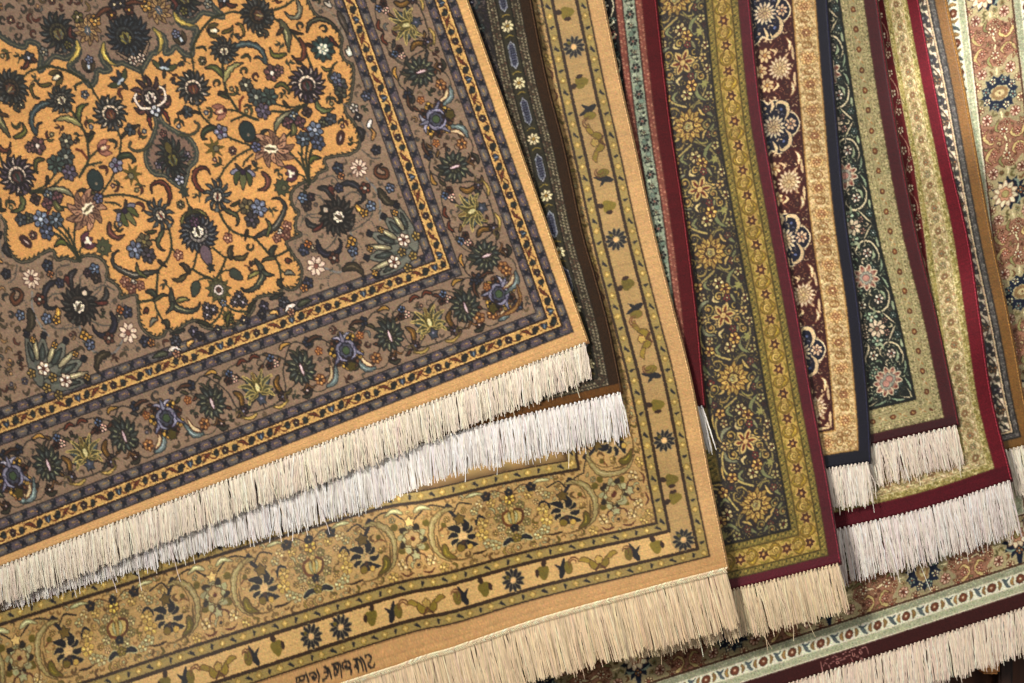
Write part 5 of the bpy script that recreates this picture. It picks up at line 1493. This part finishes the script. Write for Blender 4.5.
def r6_main():
    P = 114.0; W = 52
    c, p = tile(P, W, BU)
    for s, t in ((8, 10), (106, 10), (48, 8), (66, 8), (57, 45), (40, 40), (74, 40), (24, 48), (90, 48)):
        leaf(p, [(s - 4, t), (s, t + 3), (s + 5, t - 2)], 1.2, C6, (120, 60, 44))
    # cream rosettes on burgundy (57), small ones beside
    rosette(p, 57, 17, 12, 15, (214, 192, 158), (140, 96, 72), (204, 180, 136)); rosette(p, 57, 17, 7, 11, (206, 182, 140), (150, 112, 76), (196, 168, 120))
    rosette(p, 42, 31, 7, 7, (214, 186, 138), (130, 70, 50), (196, 150, 90)); rosette(p, 57, 37, 7.6, 7, (214, 186, 138), (130, 70, 50), (196, 150, 90)); rosette(p, 72, 31, 7, 7, (214, 186, 138), (130, 70, 50), (196, 150, 90))
    for m in (1, -1):
        leaf(p, [(57 + m * 16, 6), (57 + m * 24, 5), (57 + m * 30, 9)], 1.6, C6, (120, 60, 44), 3); leaf(p, [(57 + m * 6, 2.5), (57 + m * 14, 3), (57 + m * 22, 2.5)], 1.3, C6, None); vine(p, [(57 + m * 12, 22), (57 + m * 20, 25), (57 + m * 26, 20)], (150, 90, 66), .5)
    fill(c, p, BU, 1200, filler([C6, (196, 160, 118), (150, 96, 70)], [(206, 176, 130), (176, 110, 84)], (66, 24, 24), (150, 90, 60), .6), 2.8, .05)
    for o in (0, P):
        q = p.sub(o, 0)
        out = [(-31, 50), (-28, 38), (-22, 32), (-26, 24), (-19, 15), (-12, 12), (-8, 6), (0, 2.5), (8, 6), (12, 12), (19, 15), (26, 24), (22, 32), (28, 38), (31, 50), (20, 54), (-20, 54)]
        for a_, b_ in zip(out[:-2], out[1:-2]):
            for f_ in (.25, .75):
                q.dot(a_[0] + (b_[0] - a_[0]) * f_, a_[1] + (b_[1] - a_[1]) * f_, 2.2, (216, 192, 152), (96, 44, 36), .4)
        q.poly(catmull(out + out[:1], 2)[:-1], N6, (220, 198, 158), 1.5)
        rosette(q, 0, 28, 12.5, 15, (216, 196, 160), N6, (204, 180, 136)); rosette(q, 0, 28, 7, 11, (206, 182, 140), (130, 100, 80), (196, 168, 120))
        rosette(q, 0, 10.5, 6, 7, (222, 186, 148), N6, (206, 150, 110))
        for m in (1, -1):
            q.stroke([(m * 3, 17), (m * 12, 12), (m * 21, 14), (m * 24, 22), (m * 18, 24)], 2.0, C6, N6, .4, 'both'); q.stroke([(m * 14, 30), (m * 22, 27), (m * 29, 30)], 1.6, C6, None); q.dot(m * 16, 19, 1.5, (110, 120, 160)); q.stroke([(m * 12, 40), (m * 20, 44), (m * 28, 40)], 1.6, C6, None); q.dot(m * 19, 35, 1.5, C6)
            q.stroke([(m * 36, 26), (m * 40, 20), (m * 44, 22)], 1.3, C6, None); q.dot(m * 29, 24, 1.2, C6); q.dot(m * 12, 8.5, 1.1, C6)
    fill(c, p, N6, 900, filler([C6, (190, 170, 140)], [C6, (206, 150, 120)], (24, 26, 50), (150, 90, 60), .6), 3.0, .05)
    fill(c, p, N6, 900, filler([C6, (150, 150, 160)], [C6, (120, 128, 160)], (24, 26, 50), (150, 90, 60), .7), 2.0, .05)
    fill(c, p, BU, 1500, filler([C6, (176, 130, 96)], [(206, 176, 130), (176, 110, 84)], (66, 24, 24), (150, 90, 60), .7), 1.8, .05)
    hline(p, .4, 1.0, (70, 20, 20), P)
    return c


r6 = Rug([(869.5, 462), (867, 410), (858, 314), (844, 214), (835, 114), (826, 0), (816, -140)], [(869.5, 462), (824.7, 469), (760, 482), (700, 497)], 10, 13,
         [('guard_border', 24.5, r6_beige(), 0), ('main_border', 52, r6_main(), 106)], 130, 580, 44, wave=lambda x, y: 2.2 * np.sin((y - .3 * x) / 80.0))
r6.sheet((28, 28, 52), (24, 26, 48), BU); r6.finish(.06, .03)

# ================================================================== RUG 7: black-green with cream flowers, olive border, maroon edge
BG7 = (28, 36, 30); C7 = (208, 192, 156); O7 = (168, 156, 112)


def r7_guard():
    P = 41.0; W = 31
    c, p = tile(P, W, O7)
    for _ in range(420):
        x, y = rng.random() * P, rng.random() * W
        if 10.5 < y < 20.5:
            continue
        p.dot(x, y, .55 + .3 * rng.random(), [(192, 176, 128), (112, 102, 64), (128, 118, 74), (206, 188, 144)][rng.integers(4)])
    for s in (5, 25.5):
        p.dot(s, 15.5, 3.4, (204, 188, 142)); p.dot(s, 15.5, 2.7, (140, 78, 40), (96, 58, 30)); p.dot(s, 15.5, 1.2, (190, 158, 104))
        for m in (1, -1):
            p.stroke([(s + 10.2 - 3.2, 15.5 - m * 2.6), (s + 10.2 + 3.2, 15.5 + m * 2.6)], .5, (176, 120, 66) if m > 0 else (206, 180, 130), prof='c')
        p.dot(s + 10.2, 15.5, 1.1, (206, 190, 150))
    for t in (8.6, 22.4):
        for s in np.arange(0, P, 2.05):
            p.dot(s, t, .55, (196, 182, 134))
    for t, w in ((.4, .8), (9.9, .5), (21.1, .5), (W - .4, .8)):
        hline(p, t, w, (110, 100, 56), P)
    return c


def r7_main():
    P = 104.0; W = 46
    c, p = tile(P, W, BG7)
    hline(p, .6, 1.4, (20, 22, 22), P)
    for m, o in ((1, 0), (-1, P)):
        S_ = lambda s: o + m * s
        p.stroke([(S_(10), 8), (S_(20), 4), (S_(32), 8), (S_(36), 18), (S_(28), 26), (S_(20), 22)], .95, C7, BG7, .4, 'both'); p.stroke([(S_(36), 16), (S_(46), 9), (S_(52), 4)], .9, C7, BG7, .4, 'both')
        p.stroke([(S_(14), 38), (S_(24), 42), (S_(34), 36), (S_(42), 38)], 1.2, C7, BG7, .4, 'both'); p.stroke([(S_(2), 7), (S_(8), 4), (S_(16), 3)], 1.0, (150, 166, 136), None)
        for s, t, r, cc, ce in ((24, 15, 4.6, (214, 190, 166), (150, 80, 70)), (42, 5, 3.2, (92, 118, 110), (200, 206, 196)), (40, 26, 5.4, (150, 168, 140), (206, 190, 160)), (46, 15, 3, (200, 150, 130), (120, 60, 50)), (12, 33, 4, (150, 168, 140), (206, 180, 150)), (26, 33, 4.4, (214, 196, 164), (150, 90, 70)), (8, 12, 2.6, (92, 118, 110), (200, 206, 196)), (32, 45, 4, (200, 160, 140), (140, 70, 60)), (18, 44, 3.5, (150, 168, 140), (200, 190, 160)), (48, 36, 3.4, (204, 180, 150), (140, 90, 70))):
            flower(p, S_(s), t, r, 6, cc, BG7, ce, .5)
        for pts in ([(S_(16), 12), (S_(20), 9), (S_(27), 9)], [(S_(30), 22), (S_(36), 23), (S_(34), 30)], [(S_(4), 36), (S_(8), 40), (S_(6), 45)], [(S_(44), 20), (S_(50), 22), (S_(52), 28)], [(S_(28), 2.5), (S_(34), 3), (S_(38), 2.5)]):
            leaf(p, pts, 1.2, (160, 170, 136), None)
    for i in range(9):                                         # big flower with pink petals at 0
        a = 2 * np.pi * i / 9
        for o in (0, P):
            p.stroke([(o + 5 * math.sin(a), 22 + 5 * math.cos(a)), (o + 12.5 * math.sin(a), 22 + 12.5 * math.cos(a))], 2.2, (184, 140, 118), (210, 194, 164), 1.1, 'drop'); p.stroke([(o + 9 * math.sin(a), 22 + 9 * math.cos(a)), (o + 12 * math.sin(a), 22 + 12 * math.cos(a))], 1.0, (140, 64, 50))
    for o in (0, P):
        p.rad(o, 22, scal(6.2, 9), (176, 172, 152), (90, 100, 100), .6); p.dot(o, 22, 3.2, (190, 140, 124), (120, 90, 84))
    rosette(p, 52, 24, 9, 8, (210, 188, 158), BG7, (150, 110, 90))
    ff = filler([C7, (150, 166, 136), (176, 176, 146)], [C7, C7, (196, 166, 144), (150, 164, 136)], BG7, (140, 80, 66), .55)
    fill(c, p, BG7, 900, ff, 3.4, .05); fill(c, p, BG7, 2000, ff, 2.3, .05); fill(c, p, BG7, 2500, ff, 1.6, .05)
    return c


r7 = Rug([(958, 425), (950, 386), (935, 314), (914, 228), (893, 114), (876, 0), (857, -140)], [(958, 425), (870, 445), (800, 463), (740, 480)], 12, 10,
         [('guard_border', 24, r7_guard(), 4), ('main_border', 46, r7_main(), 50)], 140, 545, 52, vs=lambda u: np.where(u < 1e9, .78, 1), wave=lambda x, y: 2.4 * np.sin((y + .2 * x) / 90.0 + 2.2))
_v7 = r7.vs
r7.vs = lambda u: 1.0 + 0 * u
r7.sheet((98, 22, 30), (88, 20, 28), BG7); r7.finish(.06, .03)

# ================================================================== RUG 8: olive-beige with rosettes, crimson edge
O8 = (178, 160, 114)


def fine8(lines=(132, 118, 66)):
    P = 40.0; W = 7
    c, p = tile(P, W, (170, 154, 94))
    for _ in range(120):
        p.stroke([(q := rng.random() * P, w := rng.random() * W), (q + rng.normal(0, 1.4), w + rng.normal(0, 1.2))], .4, [(208, 194, 146), (122, 110, 56), (146, 136, 72)][rng.integers(3)], prof='c')
    hline(p, .3, .7, lines, P); hline(p, W - .3, .7, (206, 188, 146), P)
    return c


def r8_rose():
    P = 46.0; W = 17
    c, p = tile(P, W, (176, 158, 112))
    for _ in range(260):
        x, y = rng.random() * P, rng.random() * W
        p.dot(x, y, .7, [(210, 192, 148), (140, 126, 82), (190, 150, 112)][rng.integers(3)])
    t = np.linspace(0, P, 50)
    p.stroke(np.stack([t, 8.5 + 5 * np.sin(2 * np.pi * t / 23)], -1), .6, (212, 194, 152), prof='c', raw=True)
    for s, cc, ce in ((4, (172, 128, 96), (214, 196, 160)), (15.5, (160, 156, 122), (206, 176, 146)), (27, (174, 132, 98), (150, 156, 136)), (38.5, (164, 146, 102), (206, 166, 130))):
        p.rad(s, 8.5, spiky(5.2, 7, .35), (206, 190, 148)); flower(p, s, 8.5, 3.4, 6, cc, (140, 116, 76), ce, .5); p.stroke([(s - 3, 3), (s, 2.2), (s + 3.4, 3.4)], .6, (220, 204, 164), prof='both'); p.stroke([(s - 3, 14), (s, 15), (s + 3.4, 13.6)], .6, (220, 204, 164), prof='both')
    return c


def r8_red():
    P = 58.0; W = 16
    c, p = tile(P, W, (132, 34, 38))
    t = np.linspace(0, P, 50)
    p.stroke(np.stack([t, 8 + 5.5 * np.sin(2 * np.pi * t / P)], -1), .6, (206, 176, 142), prof='c', raw=True)
    for s, tt, r, cc in ((6, 8, 3.6, (222, 204, 170)), (15, 12, 2.6, (206, 150, 120)), (24, 6, 3.6, (216, 196, 160)), (34, 4, 2.8, (200, 190, 150)), (44, 9, 3.8, (222, 204, 170)), (53, 13, 2.4, (140, 150, 120))):
        flower(p, s, tt, r, 5, cc, (96, 24, 28), (150, 110, 70), .5)
    hline(p, .3, .8, (120, 96, 60), P)
    return c


r8 = Rug([(1011, 480), (991, 400), (979, 320), (967, 240), (948.5, 160), (932, 80), (917, 0), (893, -140)], [(1011, 480), (925, 508), (836, 529), (760, 545), (700, 560)], 13, 16,
         [('guard_border', 7, fine8(), 0), ('guard_border', 17, r8_rose(), 12), ('guard_border', 7, fine8((206, 188, 146)), 0), ('main_border', 16, r8_red(), 0), ('guard_border#2', 20, fine8(), 0)], 220, 600, 62, us=lambda v: np.interp(v, [0, 230, 330, 480], [1.0, 1.0, .8, .76]),
         wave=lambda x, y: -7.0 * np.exp(-((y - 325) / 58.0) ** 2) * np.clip((x - 900) / 70, 0, 1.2) + 2.0 * np.sin((y + x) / 130.0))
r8.sheet((138, 28, 44), (122, 26, 42), O8); r8.finish(.06, .03)

# ================================================================== RUG 9: cream flowers, grey guard, gold edge
def r9_grey():
    P = 40.0; W = 7
    c, p = tile(P, W, (98, 92, 86))
    for _ in range(90):
        p.stroke([(q := rng.random() * P, w := .8 + rng.random() * (W - 1.6)), (q + rng.normal(0, 1.5), w + rng.normal(0, 1.0))], .4, [(150, 144, 134), (60, 56, 56), (126, 118, 108)][rng.integers(3)], prof='c')
    hline(p, .6, 1.3, (36, 32, 28), P); hline(p, W - .7, 1.5, (36, 32, 28), P)
    return c


def r9_cream():
    P = 42.0; W = 15
    c, p = tile(P, W, (220, 202, 172))
    t = np.linspace(0, P, 50)
    p.stroke(np.stack([t, 8 + 4.5 * np.sin(2 * np.pi * t / P)], -1), .7, (92, 72, 60), prof='c', raw=True)
    for s, tt, r, cc, ce in ((10, 8.4, 5.0, (70, 62, 72), (170, 170, 166)), (31, 7.5, 4.6, (134, 96, 58), (206, 176, 130)), (20, 4, 2.8, (112, 116, 92), (60, 50, 50)), (41, 12, 3, (60, 54, 66), (190, 180, 170)), (22, 12.4, 2.6, (170, 110, 74), (90, 60, 44)), (3, 4, 2.4, (80, 74, 70), (170, 150, 130))):
        flower(p, s, tt, r, 6, cc, (64, 54, 50), ce, .5)
    for s in (15, 36):
        leaf(p, [(s - 3, 5), (s, 9), (s + 4, 10)], 1.1, (70, 72, 62), None)
    hline(p, .8, 1.0, (226, 196, 150), P); hline(p, 1.9, .8, (110, 86, 70), P)
    return c


r9 = Rug([(1033, 443), (1023, 400), (1008, 320), (991, 240), (976, 160), (961.5, 80), (945, 0), (918, -140)], [(1033, 443), (1006, 450), (930, 466), (860, 482)], 10, 9,
         [('guard_border', 7, r9_grey(), 0), ('main_border', 15, r9_cream(), 0), ('guard_border#2', 26, r9_cream(), 20)], 130, 560, 71, wave=lambda x, y: 1.6 * np.sin(y / 70.0 + 1))
r9.sheet((150, 104, 46), (140, 98, 44), (206, 190, 160)); r9.finish(.06, .03)

# ================================================================== RUG 10: terracotta main border with navy palmettes, pale green guards
TC = (170, 124, 98); C10 = (214, 200, 158); N10 = (32, 42, 66); SGE = (150, 146, 96)


def r10_guard(inner=False):
    P = 60.0; W = 28
    c, p = tile(P, W, (218, 208, 182))
    for t in (4.5, 23.5):
        p.stroke([(0, t), (P, t)], 3.2, (170, 172, 142), prof='c')
        for _ in range(60):
            x = rng.random() * P
            p.dot(x, t + rng.normal(0, 1.6), .55, [(196, 198, 166), (136, 148, 118)][rng.integers(2)])
    p.stroke([(0, 14), (P, 14)], 5.6, (210, 208, 186), prof='c')
    for s in (8, 38):
        p.dot(s, 14, 3.9, (138, 80, 56), (104, 66, 46)); p.rad(s, 14, spiky(2.3, 6, .3), (164, 106, 78)); p.dot(s, 14, 1.0, (226, 206, 176))
        for m in (1, -1):
            p.stroke([(s + m * 7, 10), (s + m * 8.6, 14), (s + m * 7, 18)], 1.3, (176, 140, 86), (120, 94, 60), .5, 'both')
        q = s + 15
        p.stroke([(q - 4, 9), (q - 1, 12), (q + 1, 16), (q + 4, 19)], 1.4, (104, 116, 116), (70, 84, 88), .3, 'both'); p.stroke([(q - 4, 19), (q - 2, 17), (q + 2, 17)], .9, (84, 100, 108), prof='both')
    hline(p, .5, 1.0, (222, 214, 188), P); hline(p, W - .5, 1.0, (120, 96, 70), P)
    return c


def r10_main():
    P = 200.0; W = 48
    c, p = tile(P, W, TC)
    for m, o in ((1, 0), (-1, P), (1, 100), (-1, 100)):
        S_ = lambda s: o + m * s
        p.poly(catmull([(S_(0), 0), (S_(26), 0), (S_(34), 8), (S_(26), 20), (S_(30), 34), (S_(22), 48), (S_(0), 48), (S_(0), 0)], 2)[:-1], (170, 156, 118))
        p.stroke([(S_(30), 6), (S_(40), 3), (S_(46), 10), (S_(42), 17), (S_(36), 14)], 1.7, (196, 176, 120), (110, 54, 38), .6, 'both'); p.stroke([(S_(32), 40), (S_(40), 45), (S_(47), 38), (S_(42), 31)], 1.6, (196, 176, 120), (110, 54, 38), .6, 'both')
        p.stroke([(S_(34), 24), (S_(42), 24), (S_(50), 22)], 1.3, C10, (110, 54, 38), .5, 'both'); p.stroke([(S_(26), 28), (S_(34), 32), (S_(38), 28)], 1.4, SGE, (110, 54, 38), .5, 'both')
        for s, t, r, cc, ce in ((22, 10, 5.0, (206, 172, 148), (136, 72, 58)), (23, 40, 5.0, (206, 172, 148), (136, 72, 58)), (38, 24, 4.2, C10, (176, 100, 76)), (42, 10, 3.6, (206, 150, 124), (226, 200, 170)), (43, 37, 3.6, (206, 150, 124), (226, 200, 170)), (30, 20, 3, C10, (150, 80, 60)), (10, 2.5, 4, C10, (170, 110, 84)), (12, 46, 4, C10, (170, 110, 84)), (34, 46, 3.4, (210, 160, 134), C10), (35, 2, 3.2, C10, (160, 90, 70))):
            flower(p, S_(s), t, r, 7, cc, (116, 64, 46), ce, .5)
        p.stroke([(S_(18), 25), (S_(26), 24)], .9, C10, prof='both')
    for o in (0, P):                                           # closed navy palmette
        q = p.sub(o, 24)
        q.rad(0, 0, spiky(1, 14, .22), N10, None, ax=19, ay=20)
        q.rad(0, 0, scal(1, 8, .14), (190, 174, 130), (84, 96, 96), .06, ax=7.6, ay=11); q.rad(0, 0, .72, (160, 128, 88), (128, 92, 62), .1, ax=8.6, ay=12); q.rad(0, 0, .42, (186, 170, 126), (140, 100, 70), .1, ax=7.6, ay=12); q.dot(0, 0, 1.2, (140, 96, 66))
        for k in range(8):
            a = 2 * np.pi * (k + .5) / 8
            flower(q, 13.4 * math.sin(a), 14.6 * math.cos(a), 3.3, 5, C10 if k % 2 else (150, 160, 138), N10, (170, 110, 70), .4)
    q = p.sub(100, 24)                                         # half-open cream flower with navy flame
    q.rad(0, 2, spiky(1, 12, .3), N10, None, ax=17, ay=20)
    q.stroke([(0, -8), (0, -18), (0, -26)], 4, N10, prof='end')
    for k in range(11):
        a = 2 * np.pi * k / 11
        q.stroke([(5 * math.sin(a), 6 + 5 * math.cos(a)), (13 * math.sin(a), 6 + 13 * math.cos(a))], 2.6, (222, 206, 172), (150, 110, 84), .6, 'drop')
    q.rad(0, 6, scal(7, 7), (206, 156, 124), (150, 96, 70), .7); q.rad(0, 6, 3.6, (196, 180, 120), (150, 110, 70), .6); flower(q, 0, -10, 3.4, 4, (180, 120, 70), N10, C10)
    ff = filler([C10, (206, 190, 142), (190, 156, 116), SGE], [(214, 180, 156), C10, C10], (104, 56, 40), (160, 90, 66), .55)
    fill(c, p, TC, 1500, ff, 4.0, .05); fill(c, p, TC, 2400, ff, 2.5, .05); fill(c, p, TC, 3000, ff, 1.7, .05); fill(c, p, (170, 156, 118), 2200, filler([(210, 196, 152), (124, 112, 74), (140, 84, 64)], [(206, 170, 140), (170, 172, 140), (140, 84, 64)], (120, 110, 66), (150, 90, 60), .5), 2.8, .05)
    for m in (1, -1):
        q.stroke([(m * 3, -8), (m * 9, -8), (m * 13, -4)], 1.2, (150, 166, 146), None, prof='both')
    hline(p, .5, 1.2, (100, 60, 44), P); hline(p, W - .5, 1.2, (100, 60, 44), P)
    return c


r10 = Rug([(1119, 577), (1094, 365), (1070, 155), (1052, 0), (1034, -160)], [(1119, 577), (1024, 607.5), (900, 648), (790, 683), (640, 731), (480, 784)], 12, 15,
          [('guard_border', 28, r10_guard(), 20), ('main_border', 48, r10_main(), (-14, 92)), ('guard_border#2', 28, r10_guard(), 6)], 640, 700, 81,
          wave=lambda x, y: -3.2 * np.exp(-((x - 968 - .05 * y) / 11.0) ** 2) * np.clip((260 - y) / 160, 0, 1) + 1.6 * np.sin((y + .5 * x) / 100.0))
r10.sheet((92, 36, 34), (88, 36, 34), (206, 196, 168))
script(r10, [[(150, 380), (165, 450), (180, 522)], [(190, 440), (215, 400), (242, 412)], [(265, 430), (290, 492)], [(215, 362), (262, 330)], [(288, 410), (342, 370)], [(310, 330), (350, 300), (386, 312)], [(370, 352), (442, 330)],
             [(372, 392), (392, 372), (412, 392), (392, 412), (372, 392)], [(470, 415)], [(480, 330), (540, 290), (572, 286)], [(470, 272), (512, 240)], [(585, 330), (616, 386)], [(560, 242), (602, 210), (642, 200)], [(600, 250), (612, 298), (640, 292), (630, 262)],
             [(702, 246), (722, 228), (740, 248), (722, 268), (702, 246)], [(700, 220), (752, 180), (792, 168), (816, 210), (832, 262)], [(660, 305), (676, 292), (690, 308), (676, 322), (660, 305)], [(740, 332), (756, 372)], [(560, 400)], [(714, 340), (732, 328), (746, 344), (730, 356)], [(430, 360), (500, 340)]],
       (810, 635), 14.23, .42, (196, 140, 132))
r10.finish(.06, .03)
# ================================================================== build
FR = [
    (r1, 'orange field rug with brown flower borders and cream fringe, topmost of the pile', dict(length=37, col=(232, 218, 198), tilt=.11, pitch=4.5, per=12, r=.48, u1=660, rise=5.5), WOOL, True),
    (r2, 'dark rug with navy cartouches in its border and white fringe, under the orange rug', dict(length=44, col=(238, 230, 224), tilt=.12, pitch=4.4, per=12, r=.48, u1=650, rise=7), WOOL, False),
    (r3, 'golden rug with wide camel edge, dark rosettes and black woven script above its long fringe', dict(length=58, col=(230, 204, 168), tilt=.24, pitch=3.8, per=10, r=.5, knots=True, messy=.55, u1=760, rise=6), SILK, False),
    (r4, 'rug showing only aqua and pink stripes and a maroon edge beside the camel edge', dict(length=44, col=(240, 234, 226), tilt=.24, pitch=3.6, per=10, messy=.6, u1=90, rise=3), WOOL, False),
    (r5, 'charcoal rug with gold flowers, broad yellow border of small red stars and maroon edge', dict(length=47, col=(230, 206, 170), tilt=.22, pitch=3.8, per=11, messy=.6, u1=230, rise=5), SILK, False),
    (r6, 'burgundy rug with navy medallions, beige scroll border and navy blue edge', dict(length=40, col=(240, 226, 210), tilt=.1, pitch=3.8, per=12, u1=115, rise=3), SILK, False),
    (r7, 'black green rug with cream flowers, olive border of rusty dots and dark maroon edge', dict(length=40, col=(238, 220, 202), tilt=.2, pitch=5.2, per=12, u1=130, spread=1.3, rise=4), SILK, False),
    (r8, 'beige green rug with wide crimson edge and pinkish white fringe above the terracotta border', dict(length=52, col=(242, 228, 218), tilt=.16, pitch=4.6, per=13, u1=215, rise=6), WOOL, False),
    (r9, 'narrow strip of cream rug with dark flowers, grey guard line and golden brown edge', dict(length=46, col=(240, 226, 204), tilt=.2, pitch=4.2, per=11, u1=80, rise=3), SILK, False),
    (r10, 'terracotta rug with navy palmettes and pale green rosette guards, rearmost of the pile', dict(length=46, col=(238, 216, 194), tilt=.1, pitch=4.4, per=12, u1=640, spread=1.2, rise=1), WOOL, False),
]
for rg_, label_, fr_, mat_, dense_ in FR:
    build_rug(rg_, label_, fr_, mat_, dense_field=dense_)


# ------------------------------------------------------------------ wooden stand behind the rugs
def wood(name, dark, light, scale=9):
    m = bpy.data.materials.new(name)
    nt, b = nodes(m)
    tc = nt.nodes.new('ShaderNodeTexCoord')
    mpg = nt.nodes.new('ShaderNodeMapping'); mpg.inputs['Scale'].default_value = (scale, scale, scale * .12)
    nz = nt.nodes.new('ShaderNodeTexNoise'); nz.inputs['Scale'].default_value = 6; nz.inputs['Detail'].default_value = 6; nz.inputs['Distortion'].default_value = .8
    cr = nt.nodes.new('ShaderNodeValToRGB')
    lin = lambda c: tuple((np.array(c) / 255.0) ** 2.2) + (1,)
    cr.color_ramp.elements[0].color = lin(dark); cr.color_ramp.elements[1].color = lin(light)
    cr.color_ramp.elements[0].position = .3; cr.color_ramp.elements[1].position = .75
    nt.links.new(tc.outputs['Object'], mpg.inputs['Vector']); nt.links.new(mpg.outputs['Vector'], nz.inputs['Vector'])
    nt.links.new(nz.outputs['Fac'], cr.inputs['Fac']); nt.links.new(cr.outputs['Color'], b.inputs['Base Color'])
    b.inputs['Roughness'].default_value = .52
    return m


import bmesh


def box_part(name, parent, loc, lo, hi, mat, bev=.003):
    bm = bmesh.new()
    bmesh.ops.create_cube(bm, size=1)
    for v in bm.verts:
        for i in range(3):
            v.co[i] = lo[i] + (v.co[i] + .5) * (hi[i] - lo[i]) - loc[i]
    bmesh.ops.bevel(bm, geom=bm.edges[:], offset=bev, segments=2, affect='EDGES')
    me = bpy.data.meshes.new(name); bm.to_mesh(me); bm.free()
    me.materials.append(mat)
    o = bpy.data.objects.new(name, me); COL.objects.link(o); o.parent = parent
    return o


def WX(x, dep):
    return float(world(np.array(x, float), np.array(0.), np.array(float(dep)))[0])


def WZ(y, dep):
    return float(world(np.array(0.), np.array(y, float), np.array(float(dep)))[2])


DKW = wood('dark_stained_wood', (30, 17, 11), (62, 36, 22)); BRW = wood('brown_wood', (66, 38, 24), (104, 64, 40)); LTW = wood('oiled_light_wood', (176, 112, 58), (214, 150, 86))
yb = 122 * S
sl = (WX(1004, 122), yb, 0.0)
stand = thing('display_stand', 'dark wooden stand with a light wood block, showing under the fringe of the terracotta rug', 'stand', sl)
box_part('leg', stand, sl, (WX(997, 122), yb - .012, 0), (WX(1011, 122), yb + .03, ZC + .75), DKW)
box_part('leg', stand, sl, (WX(-60, 122), yb - .012, 0), (WX(-44, 122), yb + .03, ZC + .75), DKW)
box_part('block', stand, sl, (WX(978, 124), yb - .02, WZ(672, 122)), (WX(996.2, 124), yb + .02, WZ(640, 122)), LTW)
box_part('top_rail', stand, sl, (WX(-80, 122), yb - .02, ZC + .755), (WX(1200, 122), yb + .04, ZC + .81), DKW)
box_part('back_board', stand, sl, (WX(-80, 144), yb + .034, .12), (WX(1200, 144), yb + .05, ZC + .74), BRW)

fl = mesh_object('floor', np.array([(-6, -6, 0), (6, -6, 0), (6, 6, 0), (-6, 6, 0)], float), np.array([[0, 1, 2, 3]]), None, DKW, smooth=False)
fl['kind'] = 'structure'

# ------------------------------------------------------------------ light and camera
w = bpy.data.worlds.new('World'); sc.world = w; w.use_nodes = True
bgn = w.node_tree.nodes['Background']
bgn.inputs['Color'].default_value = (1.0, .94, .87, 1); bgn.inputs['Strength'].default_value = .42


def lamp(name, kind, loc, tgt, power, color, size=None, sizey=None, spot=None, blend=1.0, soft=.05, spread=None):
    l = bpy.data.lights.new(name, kind); l.energy = power; l.color = color
    if kind == 'AREA':
        l.shape = 'RECTANGLE'; l.size = size; l.size_y = sizey or size
        if spread:
            l.spread = math.radians(spread)
    if kind == 'SPOT':
        l.spot_size = math.radians(spot); l.spot_blend = blend; l.shadow_soft_size = soft
    o = bpy.data.objects.new(name, l); COL.objects.link(o)
    o.location = loc
    from mathutils import Vector
    d = Vector(tgt) - Vector(loc)
    o.rotation_euler = d.to_track_quat('-Z', 'Y').to_euler()
    return o


lamp('shop_lamp', 'AREA', (-1.6, -2.4, ZC + .95), (.12, 0, ZC - .03), 13.6, (1.0, .95, .87), .5, spread=62)
lamp('right_fill', 'AREA', (1.7, -1.3, ZC + .9), (.45, .1, ZC), 10, (.94, .97, 1.0), .8, 1.2)  # added fill lamp that brightens the right-hand rugs and their sheen


def spot_at(name, x, y, dep, off, power, color, ang, soft):
    t = world(np.array(float(x)), np.array(float(y)), np.array(float(dep)))
    loc = t + np.array(off)
    return lamp(name, 'SPOT', tuple(loc), tuple(t), power, color, spot=ang, blend=1.0, soft=soft)


spot_at('highlight_spot', 428, 530, 20, (-.4, -1.5, 1.3), 125, (1.0, .94, .84), 3.4, .01)  # added spot, stands in for a sunlit patch on the gold border
spot_at('highlight_spot', 968, 70, 81, (.8, -1.3, 1.0), 190, (1.0, .97, .94), 8.0, .02)  # added spot that bleaches the pale guard of the rearmost rug

spot_at('highlight_spot', 972, 305, 58, (.5, -1.4, 1.1), 42, (1.0, .95, .9), 3.4, .012)  # added spot that gives the crimson edge its silky highlight

cam = bpy.data.cameras.new('camera'); co = bpy.data.objects.new('camera', cam); COL.objects.link(co)
co.location = (0, -CAMD, ZC); co.rotation_euler = (math.radians(90), 0, 0)
cam.sensor_width = 36; cam.lens = 36 * CAMD / (1024 * S); cam.clip_end = 50
sc.camera = co
sc.view_settings.view_transform = 'Standard'
sc.view_settings.look = 'None'
sc.view_settings.exposure = 0
sc.cycles.use_denoising = True
